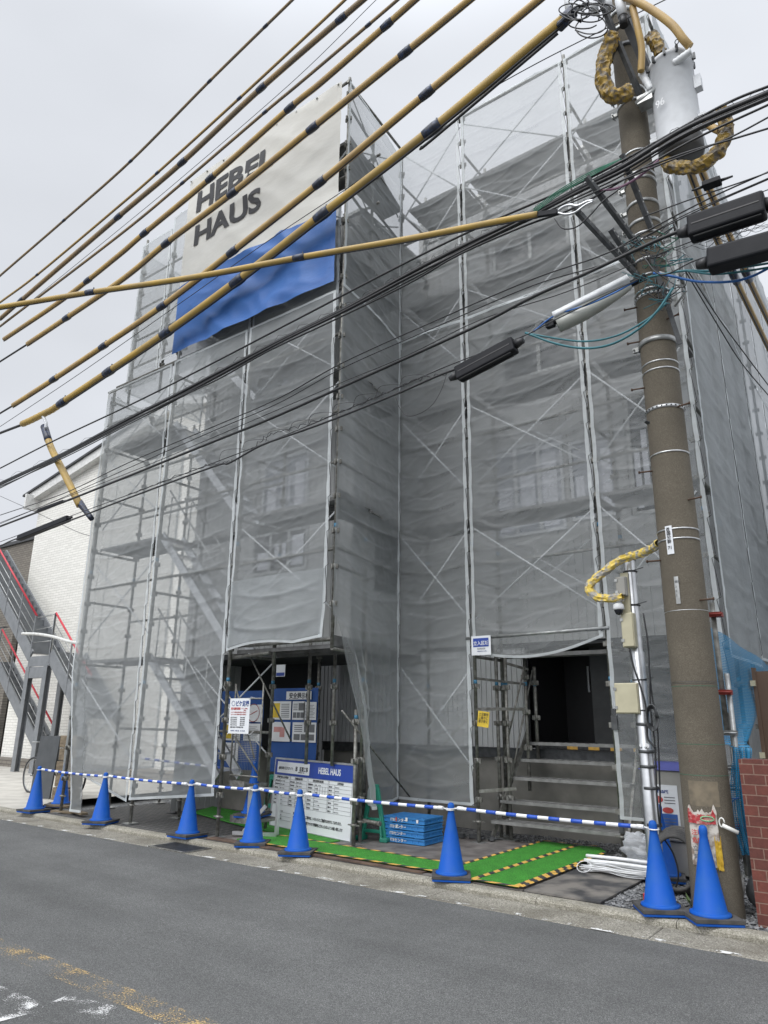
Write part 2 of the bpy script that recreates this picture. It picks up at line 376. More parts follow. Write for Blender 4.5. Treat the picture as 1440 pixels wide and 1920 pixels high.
M['tarp_b'] = mat('blue_tarpaulin', (.016,.115,.38), .5, 0, (.012,.09,.32), 2, 6, .3, .7, .25, 9, (1,1,2))
M['ink'] = mat('black_lettering', (.035,.036,.04), .7)
M['ink_grey'] = mat('grey_print', (.16,.165,.17), .7)
M['ink_red'] = mat('red_print', (.5,.07,.06), .6)
M['ink_navy'] = mat('navy_print', (.03,.07,.25), .6)
M['paper'] = mat('white_paper', (.74,.75,.75), .6, 0, (.66,.67,.68), 3)
M['paper_y'] = mat('yellow_paper', (.72,.52,.05), .6, 0, (.6,.42,.04), 6)
M['paper_pink'] = mat('pink_print', (.6,.3,.28), .7)
M['paper_green'] = mat('green_print', (.25,.45,.25), .7)
M['sign_w'] = mat('sign_white', (.72,.74,.76), .35, 0, (.66,.68,.70), 2)
M['sign_b'] = mat('sign_blue', (.02,.06,.33), .3, 0, (.018,.05,.28), 3)
M['cone'] = mat('blue_cone_plastic', (.004,.078,.39), .55, 0, (.02,.10,.34), 7, 9, .42, .8, .03, 60, rvar=.08, spec=.22)
M['rubber'] = mat('black_rubber', (.045,.045,.045), .85, 0, (.09,.085,.08), 9, 8, .4, .7, .15, 70)
M['bar_w'] = mat('white_plastic', (.78,.79,.80), .4, 0, (.66,.67,.67), 9)
M['bar_b'] = mat('blue_plastic_bar', (.02,.09,.48), .4, 0, (.02,.07,.38), 9)
M['conc_pole'] = speckle('pole_concrete', [(.10,.085,.062),(.112,.096,.071),(.126,.108,.081),(.175,.155,.12)], 240, big=(.07,.06,.045), bigamt=.6, bump=.3, bigscale=2.0)
M['steel_band'] = mat('stainless_band', (.62,.63,.63), .3, .8, (.45,.46,.46), 25)
M['paint_grey'] = mat('grey_tank_paint', (.66,.68,.70), .6, 0, (.56,.575,.59), 7, 8, .3, .7, .05, 90)
M['tank_dark'] = mat('dark_tank_base', (.13,.135,.14), .55, .2)
M['amber'] = mat('amber_cable_tube', (.48,.32,.10), .5, 0, (.37,.25,.11), 3.5, 6)
M['olive'] = mat('ochre_cable_guard', (.46,.30,.06), .5, 0, (.33,.23,.08), 2.5, 6)
M['brownish'] = mat('weathered_cable_guard', (.34,.23,.11), .6, 0, (.23,.18,.12), 2.5, 6)
M['black'] = mat('black_cable', (.014,.015,.017), .45, 0, (.025,.025,.027), 10)
M['boxblack'] = mat('black_closure_plastic', (.008,.009,.012), .55, 0, (.014,.015,.018), 6, spec=.22)
M['teal'] = mat('teal_cable', (.03,.16,.19), .5)
M['bluewire'] = mat('blue_cable', (.02,.13,.42), .5)
M['greenwire'] = mat('green_cable', (.02,.17,.10), .5)
M['purple'] = mat('purple_cable', (.20,.10,.16), .5)
M['tapek'] = mat('dark_joint_tape', (.02,.025,.04), .4, 0, (.03,.05,.11), 22, 3, .5, .62)
M['wrap'] = mat('crumpled_yellow_sheet', (.36,.23,.035), .5, 0, (.12,.10,.075), 16, 5, .42, .6, .8, 22)
M['wrap2'] = mat('crumpled_lemon_sheet', (.70,.52,.10), .5, 0, (.33,.32,.30), 16, 5, .45, .58, .8, 22)
M['lampw'] = mat('lamp_white', (.72,.74,.75), .4)
M['lens'] = mat('smoky_lens', (.38,.39,.36), .25, 0, (.30,.31,.28), 4)
M['siding'] = None
M['foundation'] = mat('foundation_concrete', (.27,.26,.235), .9, 0, (.16,.155,.14), 2.2, 9, .35, .65, .2, 30)
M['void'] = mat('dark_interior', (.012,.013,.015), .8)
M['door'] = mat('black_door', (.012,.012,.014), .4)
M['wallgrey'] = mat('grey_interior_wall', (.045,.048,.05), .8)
M['siding_w'] = mat('pale_siding', (.60,.61,.61), .55, 0, (.52,.53,.53), 3)
M['siding_g'] = mat('grey_siding', (.44,.445,.44), .7, 0, (.35,.355,.35), 1.2, 6)
M['frame_w'] = mat('window_frame_white', (.65,.67,.69), .4)
M['glass'] = None
def glassm():
    m, t, b = base('window_glass'); b.inputs['Base Color'].default_value = (.32,.34,.38,1); b.inputs['Roughness'].default_value = .08
    b.inputs['Metallic'].default_value = .0; b.inputs['Specular IOR Level'].default_value = .9
    return m
M['glass'] = glassm()
M['glass_dark'] = mat('dark_glass', (.02,.022,.028), .1)
M['film'] = mat('protective_film', (.72,.74,.80), .4)
M['eaves'] = mat('white_fascia', (.72,.72,.70), .5)
M['rooft'] = mat('dark_roof', (.05,.052,.055), .6)
M['stair'] = mat('grey_stair_paint', (.21,.22,.23), .5, .1, (.17,.18,.19), 5)
M['rail_red'] = mat('red_handrail', (.55,.03,.05), .4)
M['nbrick'] = brickmat('white_brick_siding', (.80,.79,.74), (.72,.71,.66), (.52,.51,.47), .34, .085, .007, rough=.7, bump=.5)
M['bbrick'] = brickmat('tan_brick_siding', (.20,.18,.15), (.15,.135,.115), (.09,.08,.07), .28, .10, .012)
M['redbrick'] = brickmat('red_brick', (.135,.036,.024), (.10,.028,.02), (.20,.12,.09), .16, .079, .005, rough=.7, bump=.7)
M['wood'] = mat('old_timber', (.21,.165,.11), .85, 0, (.11,.085,.055), 3, 8, .35, .65, .3, 20, (2,2,9))
M['board'] = mat('dark_grey_board', (.075,.08,.085), .6, 0, (.055,.06,.064), 4)
M['crate'] = mat('sky_blue_crate', (.035,.22,.53), .5, 0, (.03,.17,.42), 6, 8)
M['green'] = mat('green_plastic_stand', (.02,.26,.17), .45, 0, (.02,.2,.14), 6)
M['cabinet'] = mat('grey_cabinet', (.30,.295,.27), .5, 0, (.26,.255,.235), 5)
M['lid'] = mat('indigo_lid', (.06,.07,.27), .5)
M['cream'] = mat('cream_junction_box', (.50,.47,.33), .5, 0, (.42,.39,.27), 6)
M['bluenet'] = netmat('blue_debris_net', (.03,.20,.42), .72, .3, .5)
M['brownpanel'] = mat('brown_panel', (.12,.072,.045), .6, 0, (.09,.055,.035), 4, 6, .3, .7, 0, 40, (40,40,1))
M['sack'] = mat('white_sack', (.42,.41,.39), .8, 0, (.24,.23,.21), 9, 7, .4, .6, .4, 30)
M['redpaint'] = mat('red_clamp', (.25,.03,.02), .5)
M['hose'] = mat('white_hose', (.72,.72,.68), .4)
M['leaf'] = mat('weed_leaf', (.07,.12,.03), .6)
M['bluetag'] = mat('blue_band_paint', (.05,.20,.33), .6)
M['galv_lit'] = mat('lit_galvanised_tube', (.72,.74,.75), .5, .2, (.6,.62,.63), 14)  # paler galvanised steel; light caught on the braces is put into the colour

# ------------------------------------------------------------------ the ground
RZ = -0.06
def plane(name, x0, x1, y0, y1, z, m, kind='structure', parent=None):
    o = MB().add([(x0,y0,z),(x1,y0,z),(x1,y1,z),(x0,y1,z)], [(0,1,2,3)]).build(name, m, parent)
    if parent is None: o['kind'] = kind
    return o
plane('ground', -400, 400, -400, 600, -0.12, M['asphalt'])
plane('road', -60, 30, -3.2, 6.03, RZ, M['asphalt'])
# gutter: concrete slabs with dark joints
g = MB()
x = -32.0
k = 0
while x < 8:
    g.bb(x+0.004, x+1.996, 6.0, 6.42, RZ-.08, RZ+.004)
    x += 2.0; k += 1
o = g.build('gutter', M['gutter']); o['kind'] = 'structure'; bevel(o, .006)
kb = MB(); x = -31.2
def kerbpiece(mb, x0, x1):
    pr = [(6.425,-.12),(6.425,-.028),(6.437,-.009),(6.455,-.003),(6.56,.0),(6.56,-.12)]
    n = len(pr); vs = [(x0,y,z) for y,z in pr]+[(x1,y,z) for y,z in pr]
    mb.add(vs, [(i,(i+1)%n,n+(i+1)%n,n+i) for i in range(n)]+[tuple(range(n))[::-1], tuple(range(n,2*n))])
x = -31.9
while x < 8:
    kerbpiece(kb, x+.003, x+1.197); x += 1.2
o = kb.build('kerb', M['kerb']); o['kind'] = 'structure'
# faint repair line between asphalt and gutter
plane('site_ground', -11.9, 6, 6.55, 40, -.012, M['gravel'])
plane('paving', -11.6, -7.75, 6.56, 8.75, -.004, M['pave'])
ap = MB().add([(-60,6.56,-.004),(-12.15,6.56,-.004),(-13.0,7.4,.004),(-13.0,11.2,.03),(-60,11.2,.03)], [(0,1,2,3,4)]).build('driveway', M['apron']); ap['kind'] = 'structure'
# drain grate in the gutter
gr = thing('drain_grate', 'cast iron drain grate set in the kerbside gutter', 'drain cover', (-7.8, 6.2, RZ))
gb = MB()
for i in range(13):
    xx = -8.09+i*.05; gb.bb(xx, xx+.022, 6.04, 6.38, RZ+.006, RZ+.016)
gb.build('bars', M['galv_dark'], gr)
MB().bb(-8.12, -7.44, 6.02, 6.40, RZ+.0045, RZ+.008).build('recess', M['void'], gr)
fb = MB(); fb.bb(-8.14,-7.42,6.0,6.035,RZ+.005,RZ+.014); fb.bb(-8.14,-7.42,6.385,6.41,RZ+.005,RZ+.014); fb.bb(-8.14,-8.11,6.035,6.385,RZ+.005,RZ+.014); fb.bb(-7.45,-7.42,6.035,6.385,RZ+.005,RZ+.014)
fb.build('frame', M['galv_old'], gr)
# worn road paint: paint left only on the high stones
def wornpaint(name, c, cover, sc_=55, broad=1.3):
    m = bpy.data.materials.new(name); m.use_nodes = True; t = m.node_tree; b = t.nodes['Principled BSDF']
    b.inputs['Base Color'].default_value = (*c, 1); b.inputs['Roughness'].default_value = .8
    tc = t.nodes.new('ShaderNodeTexCoord'); n = t.nodes.new('ShaderNodeTexNoise'); n.inputs['Scale'].default_value = sc_; n.inputs['Detail'].default_value = 6; n.inputs['Roughness'].default_value = .7
    n2 = t.nodes.new('ShaderNodeTexNoise'); n2.inputs['Scale'].default_value = 4.5; n2.inputs['Detail'].default_value = 4
    t.links.new(tc.outputs['Object'], n.inputs['Vector']); t.links.new(tc.outputs['Object'], n2.inputs['Vector'])
    ad = t.nodes.new('ShaderNodeMath'); ad.operation = 'MULTIPLY_ADD'; ad.inputs[1].default_value = broad
    t.links.new(n2.outputs['Fac'], ad.inputs[0]); t.links.new(n.outputs['Fac'], ad.inputs[2])
    r = t.nodes.new('ShaderNodeMapRange'); r.inputs[1].default_value = cover; r.inputs[2].default_value = cover+.03
    t.links.new(ad.outputs[0], r.inputs[0]); t.links.new(r.outputs[0], b.inputs['Alpha'])
    return m
M['worn_y'] = wornpaint('worn_yellow_paint', (.52,.37,.16), .865, 80, .6)
M['worn_w'] = wornpaint('worn_white_paint', (.55,.55,.54), 1.31, 100)
M['worn_w2'] = wornpaint('worn_white_arrow', (.62,.62,.61), 1.22, 110)
M['worn_edge'] = wornpaint('worn_edge_paint', (.66,.66,.64), 1.62, 40, 2.0)
def decal(name, pts, m, z):
    o = MB().add([(a,b,z) for a,b in pts], [tuple(range(len(pts)))]).build(name, m); o['kind'] = 'structure'; return o
decal('yellow_centre_line', [(-30,2.86),(4,2.80),(4,2.97),(-30,3.10)], M['worn_y'], RZ+.004)
decal('white_arrow_marking', [(-4.9,2.1),(-4.25,2.1),(-4.2,2.45),(-4.32,2.56),(-4.9,2.54)], M['worn_w2'], RZ+.004)
decal('white_road_marking', [(-4.2,2.35),(-3.2,2.45),(-3.55,2.86),(-4.3,2.72)], M['worn_w'], RZ+.004)
decal('white_edge_line', [(-30,5.99),(6,5.99),(6,6.05),(-30,6.05)], M['worn_edge'], RZ+.0085)

# ------------------------------------------------------------------ the wrapped house
def ribbed(mb, x0, x1, y, z0, z1, pitch=.10, dep=.012, horiz='x'):
    """vertical ribbed sheet facing -y (horiz x) or along y at x=const facing +x"""
    n = max(1, int((x1-x0)/pitch)); st = (x1-x0)/n; prof = []
    for i in range(n):
        a = x0+i*st; prof += [(a, 0), (a+st*.78, 0), (a+st*.82, dep), (a+st*.96, dep)]
    prof.append((x1, 0)); k = len(prof)
    if horiz == 'x': vs = [(a, y+d, z0) for a, d in prof]+[(a, y+d, z1) for a, d in prof]
    else: vs = [(y-d, a, z0) for a, d in prof]+[(y-d, a, z1) for a, d in prof]
    mb.add(vs, [(i, i+1, k+i+1, k+i) for i in range(k-1)])
def wallgrid(mb, x0, x1, z0, z1, y, holes, horiz='x', pitch=.12):
    xs = sorted({x0, x1, *[h[0] for h in holes], *[h[1] for h in holes]}); xs = [a for a in xs if x0 <= a <= x1]
    for i in range(len(xs)-1):
        a, b = xs[i], xs[i+1]
        hs_ = sorted([(h[2], h[3]) for h in holes if h[0] < (a+b)/2 < h[1]])
        c = z0
        for h0, h1 in hs_:
            if h0 > c: ribbed(mb, a, b, y, c, h0, pitch, horiz=horiz)
            c = max(c, h1)
        if c < z1: ribbed(mb, a, b, y, c, z1, pitch, horiz=horiz)

house = thing('house', 'grey box-shaped house under construction wrapped in scaffold mesh', 'house', (-6, 9.8, 0))
LBw = [(-8.95,-8.0,6.7,7.45),(-8.6,-7.55,4.75,5.75),(-8.75,-7.5,3.75,4.45),(-8.9,-8.2,9.0,9.6)]
RBw = [(-5.15,-3.95,4.25,5.75),(-3.85,-3.15,4.35,5.6),(-2.95,-2.5,4.3,6.1),(-4.9,-3.6,6.9,7.9),(-5.0,-3.6,8.9,9.7)]
mb = MB(); wallgrid(mb, -10.35, -6.6, 2.5, 9.95, 8.0, LBw)
wallgrid(mb, -6.6, -2.3, 2.62, 10.8, 9.8, RBw)
wallgrid(mb, 8.0, 9.8, 2.5, 9.95, -6.6, [(8.55,9.2,3.4,4.4)], horiz='y')
wallgrid(mb, 8.0, 17, 0, 9.95, -10.35, [], horiz='y')
wallgrid(mb, 9.8, 17, 0, 10.8, -2.3, [], horiz='y')
house_wall = mb.build('wall', M['siding_g'], house)
mb = MB(); mb.bb(-10.3,-6.62,8.05,17,9.75,9.85); mb.bb(-6.62,-2.35,9.85,17,10.6,10.7)
mb.build('flat_roof', M['rooft'], house)
mb = MB()
mb.bb(-10.37,-6.58,7.985,8.02,9.95,10.03); mb.bb(-6.6,-6.56,8.02,9.8,9.95,10.03); mb.bb(-6.56,-2.28,9.785,9.82,10.8,10.88); mb.bb(-2.32,-2.28,9.82,17,10.8,10.88)
mb.build('parapet_cap', M['galv'], house)
mb = MB(); ribbed(mb, -8.35,-4.72, 9.86, 1.13, 2.62, .085, .02); mb.bb(-8.35,-4.72,9.9,9.95,1.13,2.62)
mb.build('ground_floor_siding', M['siding_w'], house)
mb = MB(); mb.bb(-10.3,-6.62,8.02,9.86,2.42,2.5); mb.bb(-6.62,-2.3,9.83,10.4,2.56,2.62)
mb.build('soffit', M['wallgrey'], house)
mb = MB(); mb.bb(-8.6,-2.35,9.78,9.98,-.05,1.0); mb.bb(-10.3,-8.6,9.0,9.15,-.05,1.0); mb.build('foundation', M['foundation'], house)
mb = MB(); mb.bb(-8.6,-2.35,9.74,9.82,1.0,1.12); mb.bb(-8.6,-2.35,9.72,9.84,1.115,1.13); mb.bb(-8.6,-2.35,9.72,9.84,.99,1.0)
mb.build('sill_beam', M['galv_dark'], house)
# dark rooms behind the windows, the entrance recess
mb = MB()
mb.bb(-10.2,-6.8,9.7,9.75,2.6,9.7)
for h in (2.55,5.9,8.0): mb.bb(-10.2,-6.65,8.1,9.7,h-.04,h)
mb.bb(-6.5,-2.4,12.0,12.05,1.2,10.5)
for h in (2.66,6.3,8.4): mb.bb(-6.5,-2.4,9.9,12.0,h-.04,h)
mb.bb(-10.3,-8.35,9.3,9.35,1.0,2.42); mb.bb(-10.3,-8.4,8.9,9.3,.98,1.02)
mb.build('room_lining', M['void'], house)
mb = MB(); mb.bb(-4.72,-2.35,9.98,12.0,1.10,1.20); mb.build('porch_floor', M['galv_dark'], house)
mb = MB(); mb.bb(-4.72,-3.95,11.2,11.3,1.2,2.6); mb.bb(-4.76,-4.72,9.86,11.2,1.13,2.6)
dr = mb.build('front_door', M['door'], house)
MB().bb(-4.32,-4.29,11.14,11.17,1.95,2.35).build('door_handle', M['frame_w'], dr)
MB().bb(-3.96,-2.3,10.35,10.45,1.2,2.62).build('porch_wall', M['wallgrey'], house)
mb = MB(); mb.bb(-3.45,-3.25,10.3,10.34,1.2,1.32); mb.build('vent_box', M['boxblack'], house)
def window(x0, x1, z0, z1, y, bright, split=1, film=False):
    f = MB(); t = .045
    f.bb(x0,x1,y-.03,y+.06,z0,z0+t); f.bb(x0,x1,y-.03,y+.06,z1-t,z1)
    f.bb(x0,x0+t,y-.03,y+.06,z0+t,z1-t); f.bb(x1-t,x1,y-.03,y+.06,z0+t,z1-t)
    for i in range(1, split):
        xm = x0+(x1-x0)*i/split; f.bb(xm-.03,xm+.03,y-.028,y+.058,z0+t,z1-t)
    fo = f.build('window', M['frame_w'] if bright else M['galv'], house)
    MB().add([(x0+t,y+.02,z0+t),(x1-t,y+.02,z0+t),(x1-t,y+.02,z1-t),(x0+t,y+.02,z1-t)], [(0,1,2,3)]).build('pane', M['glass'] if bright else M['glass_dark'], fo)
    if film:
        m_ = MB(); n = 3
        for i in range(n):
            a = x0+t+(x1-x0-2*t)*(i+.12)/n; b_ = x0+t+(x1-x0-2*t)*(i+.80)/n
            m_.bb(a, b_, y+.012, y+.016, z0+.1+.1*(i % 2), z0+(z1-z0)*(.55+.3*((i*7) % 3)/2))
        m_.build('protective_film', M['film'], fo)
for q, br, sp, fl in ((LBw[0],0,2,1),(LBw[1],1,2,1),(LBw[2],0,3,1),(LBw[3],0,1,0)): window(*q, 8.0, br, sp, fl)
for q, br, sp, fl in ((RBw[0],1,3,1),(RBw[1],1,2,1),(RBw[2],0,1,1),(RBw[3],0,2,0),(RBw[4],0,2,0)): window(*q, 9.8, br, sp, fl)

# ------------------------------------------------------------------ the scaffold: one clamped frame
scaf = thing('scaffold', 'galvanised steel tube scaffold clamped round the wrapped house', 'scaffold', (-7, 7.5, 0))
LEV = [2.40, 4.35, 6.30, 8.25, 10.2]
def post(x, y, z0, z1, foot=True, blue=(1.98, 3.9), step=.475):
    b = MB(); r = .0243
    zz = [z0]; z = 1.0
    b.cyl((x,y,z0), (x,y,z1), r, n=10)
    z = z0+.55 if z0 > .5 else .52
    while z < z1-.05:
        b.cyl((x,y,z-.035), (x,y,z+.035), .034, n=8)
        for dx, dy in ((1,0),(-1,0),(0,1),(0,-1)):
            b.box((x+dx*.045, y+dy*.045, z), (.03 if dx else .022, .03 if dy else .022, .06))
        z += step
    if foot:
        b.cyl((x,y,.02),(x,y,.35), .018, n=8); b.cyl((x,y,.24),(x,y,.27), .04, n=8); b.bar((x-.09,y,.255),(x+.09,y,.255), .012, .016)
    p = b.build('post', M['galv_old'], scaf)
    if blue:
        for zb in blue:
            if z0 < zb < z1: MB().cyl((x,y,zb),(x,y,zb+.05), r+.0012, n=10).build('blue_band', M['bluetag'], p)
    if foot:
        q = MB(); q.box((x,y,.008),(.17,.17,.014)); q.build('base_plate', M['galv'], p)
    return p
FX = [-11.52, -9.64, -7.74, -5.87]
RX = [-6.19, -4.92, -3.06, -1.80]
yo, yi = 6.76, 7.62
for i, x in enumerate(FX):
    top = 7.45 if i == 0 else 11.32
    post(x, yo, .02 if i != 3 else 2.35, top, i != 3)
    post(x if i < 3 else -6.05, yi, .02, 7.4 if i == 0 else 10.9)
for x in (-11.42, -10.45): post(x, 7.0, 7.2, 10.9 if x < -11 else 10.6, False, None)
post(-5.92, 7.33, .02, 1.62, True, (1.5,))
ro, ri = 8.64, 9.42
for i, x in enumerate(RX):
    post(x, ro, .02 if i != 0 else .4, 11.62 if i in (1,2) else 11.5, i != 0)
    post(x, ri, .02, 11.0, i < 3)
for y in (8.64,): post(-11.52, y, .02, 7.4)
for y in (10.4, 12.2, 14.0): post(-11.52, y, .02, 10.6, True, None); post(-1.80, y, .02, 11.5, True, None)
post(-10.6, 10.2, .02, 10.6, True, None)
# extra short posts at the two ground openings
for x, y, z0, z1 in ((-7.02,7.62,.9,2.6),(-6.55,7.62,.9,2.6),(-7.02,6.9,2.2,3.4),(-4.89,9.19,.02,2.55),(-4.70,9.1,.02,2.35),(-4.55,9.40,.6,2.4),(-4.50,9.6,1.0,2.25),(-6.3,8.0,.02,2.4),(-7.45,8.3,.02,2.5)):
    post(x, y, z0, z1, z0 < .1)
def rod(name, pts, r, m=None): 
    b = MB()
    for a, c in pts: b.cyl(a, c, r, n=8)
    return b.build(name, m or M['galv_old'], scaf)
# ledgers: each run is a part
for z in (3.62, 5.57, 7.52, 9.47, 4.82, 6.77, 8.72):
    if z < 7.6:
        rod('ledger', [((-11.52,yo+.03,z),(-5.87,yo+.03,z))], .0215)
    else:
        rod('ledger', [((-9.64,yo+.03,z),(-5.87,yo+.03,z))], .0215)
    rod('ledger', [((-6.16,ro+.03,z),(-1.8,ro+.03,z))], .0215)
    rod('ledger', [((-5.90,yo,z+.03),(-6.19,ro,z+.03))], .0215)
for z in (10.9, 10.45, 9.95):
    rod('ledger', [((-6.16,ri,z),(-1.8,ri,z))], .0215)
    rod('ledger', [((-9.64,yi,z-.4),(-5.9,yi,z-.4))], .0215)
for z in (8.0, 8.6, 9.3, 10.0): rod('ledger', [((-11.42,7.03,z),(-9.64,7.03,z))], .02)
for z in (1.3, 3.15, 5.1, 7.0): rod('ledger', [((-11.52,yi,z),(-7.74,yi,z))], .0215)
rod('top_rail', [((-9.75,6.73,11.22),(-5.82,6.73,11.22))], .024)
rod('top_rail', [((-6.2,ro-.04,11.46),(-1.8,ro-.04,11.46))], .024)
rod('top_rail', [((-5.86,6.7,11.2),(-6.14,ro,11.42))], .024)
rod('top_rail', [((-11.62,6.70,7.40),(-9.5,6.70,7.40))], .024)
rod('top_rail', [((-1.76,8.6,11.42),(-1.76,22,11.42))], .024)
rod('entrance_rail', [((-5.0,8.56,2.58),(-3.0,8.56,2.60))], .0243, M['galv'])
rod('entrance_rail', [((-7.78,6.8,2.46),(-5.87,6.8,2.46)),((-7.78,6.8,2.30),(-7.0,6.8,2.34))], .0243)
# transoms at each level
for z in [a-.06 for a in LEV]+[3.4, 5.3, 7.2, 9.2, 10.75]:   # under 100 in all
    pr = []
    for x in FX:
        if z < 7.4 or x > -9.7: pr.append(((x,yo,z),(x if x < -6 else -6.05,yi,z)))
    for x in RX: pr.append(((x,ro,z),(x,ri,z)))
    for q in pr: rod('transom', [q], .0215)
# braces
def xbrace(x0, x1, y, z0, z1, both=True):
    rod('cross_brace', [((x0,y,z0),(x1,y,z1))], .0115, M['galv_lit'])
    if both: rod('cross_brace', [((x0,y-.03,z1),(x1,y-.03,z0))], .0115, M['galv_lit'])
for x0, x1 in ((-6.1,-4.95),(-4.88,-3.1),(-3.02,-1.85)):
    for z in (.9, 2.85, 4.55+.2, 6.75, 8.7, 10.0):
        if z > 2.5 or x0 < -6: xbrace(x0, x1, ro-.022, z, z+1.3)
for x0, x1 in ((-11.45,-9.7),(-7.7,-5.92)):
    for z in (.8, 2.75, 4.7, 6.0) if x0 < -11 else (2.85, 4.75, 6.2, 8.7): xbrace(x0, x1, yo+.06, z, z+1.3)
xbrace(-11.4,-9.7,7.06,8.0,9.6); xbrace(-11.4,-9.7,7.4,6.6,8.0)
for z in (8.6, 10.0): rod('cross_brace', [((-5.93,6.8,z),(-6.2,8.55,z+1.2)),((-5.93,6.8,z+1.2),(-6.2,8.55,z))], .0115)
for z in (1.0,2.9,4.85,6.8,8.8): xbrace(-9.6,-7.8,yi+.05,z,z+1.3)
for z in (3.0,5.0,7.0,9.0): xbrace(-4.9,-3.1,ri,z,z+1.2)
rod('cross_brace', [((-7.6,7.0,2.35),(-7.2,7.5,1.2))], .0115); rod('cross_brace', [((-4.78,9.05,.25),(-4.48,9.5,2.2)),((-4.75,9.1,1.1),(-4.5,9.3,2.25))], .0125)
rod('cross_brace', [((-5.9,8.5,.5),(-5.88,7.0,1.6)),((-5.95,8.6,.7),(-4.95,8.6,1.6))], .0115)
# decks: perforated planks
def deck(x0, x1, y0, y1, z, n=2):
    b = MB(); wd = (y1-y0)/n
    for i in range(n):
        a = y0+i*wd+.012; c = y0+(i+1)*wd-.012
        b.bb(x0+.04,x1-.04,a,c,z,z+.006); b.bb(x0+.04,x1-.04,a,a+.006,z-.045,z); b.bb(x0+.04,x1-.04,c-.006,c,z-.045,z)
        xx = x0+.06
        while xx < x1-.05:
            b.bb(xx,xx+.012,a+.01,c-.01,z-.02,z-.001); xx += .28
    return b.build('walkway_deck', M['deck'], scaf)
for z in LEV:
    if z < 7: deck(-11.5,-9.66,yo+.06,yi-.02,z)
    if z > 3: deck(-9.6,-7.76,yi-.28 if z < 7 else yo+.06,yi-.02,z,1 if z < 7 else 2)
    deck(-7.72,-5.9,yo+.06,yi-.02,z)
    if z > 3:
        deck(-6.14,-4.95,ro+.05,ri-.02,z); deck(-4.9,-3.08,ro+.05,ri-.02,z)
        deck(-3.04,-1.82,ro+.05,ri-.02,z)
deck(-4.9,-3.08,ri-.25,ri,2.40,1)
for z in LEV[:5]:
    MB().bar((-5.93,6.82,z+.05),(-6.22,8.55,z+.05), .02, .14).build('toe_board', M['deck'], scaf)
    if z > 3:
        b = MB(); b.add([(-5.95,7.64,z),(-6.17,8.62,z),(-6.6,8.62,z),(-6.55,7.64,z),(-5.95,7.64,z-.03),(-6.17,8.62,z-.03),(-6.6,8.62,z-.03),(-6.55,7.64,z-.03)], [(0,1,2,3),(7,6,5,4),(0,4,5,1),(1,5,6,2),(2,6,7,3),(3,7,4,0)]); b.build('walkway_deck', M['deck'], scaf)
# stairways between the decks
def stairway(x0, z0, x1, z1, y0=6.88, y1=7.28):
    b = MB()
    for y in (y0, y1): b.bar((x0,y,z0),(x1,y,z1), .035, .13)
    n = 8
    for i in range(n):
        t = (i+.6)/n; x = x0+(x1-x0)*t; z = z0+(z1-z0)*t; b.bb(x-.09,x+.09,y0+.02,y1-.02,z-.012,z+.012)
    s = b.build('stairway', M['alu'], scaf)
    q = MB()
    for y in (y0, y1):
        q.cyl((x0+.1,y,z0+.75),(x1-.05,y,z1+.8), .014, n=8)
        for t in (.08,.5,.92): q.cyl((x0+(x1-x0)*t,y,z0+(z1-z0)*t),(x0+(x1-x0)*t+.02,y,z0+(z1-z0)*t+.78), .011, n=6)
    q.build('handrail', M['galv'], s)
stairway(-9.7, 6.35, -7.85, 4.40); stairway(-9.75, 4.38, -7.85, 2.42); stairway(-9.75, 2.40, -7.95, .72)
stairway(-9.7, 8.25, -7.85, 6.35, 7.0, 7.4)
# entrance steps made of planks
M['step'] = mat('step_plate', (.24,.24,.235), .6, .2, (.16,.16,.155), 9)
b = MB(); st = MB()
for i, (py, Y) in enumerate(((1552,8.98),(1510,9.14),(1463,9.31),(1427,9.48),(1394,9.62))):
    z = at(1080, py, Y).z
    x0 = -4.86+.06*i; x1 = -3.12
    b.bb(x0,x1,Y-.12,Y+.12,z-.006,z+.0)
    b.bb(x0,x1,Y-.128,Y-.12,z-.035,z+.004); b.bb(x0,x1,Y+.12,Y+.128,z-.035,z+.004)
    for q in range(14): b.bb(x0+.06+q*.12,x0+.10+q*.12,Y-.1,Y+.1,z,z+.004)
b.build('entrance_steps', M['step'], scaf)
def stepbar(*a): MB().bar(*a).build('step_frame', M['galv_old'], scaf)
stepbar((-4.86,8.86,.02),(-4.60,9.5,1.35), .03, .05); stepbar((-3.1,8.86,.02),(-3.1,9.6,1.3), .03, .05)
stepbar((-4.9,8.62,2.56),(-4.9,9.4,2.4), .03, .03); stepbar((-4.92,8.64,.62),(-4.5,8.9,.66), .04,.04); stepbar((-4.9,8.62,1.65),(-4.45,9.2,1.66),.04,.04)
stepbar((-4.9,8.64,2.05),(-4.55,9.4,2.0),.04,.03); stepbar((-4.7,9.1,2.28),(-4.5,9.4,2.2),.04,.03)

b = MB(); b.bar((-3.05,8.6,.5),(-3.05,8.6,.3),.05,.03); b.box((-3.02,8.56,1.50),(.07,.06,.16)); b.box((-3.02,8.56,1.62),(.05,.05,.07)); b.build('post_clamp', M['galv_dark'], scaf)
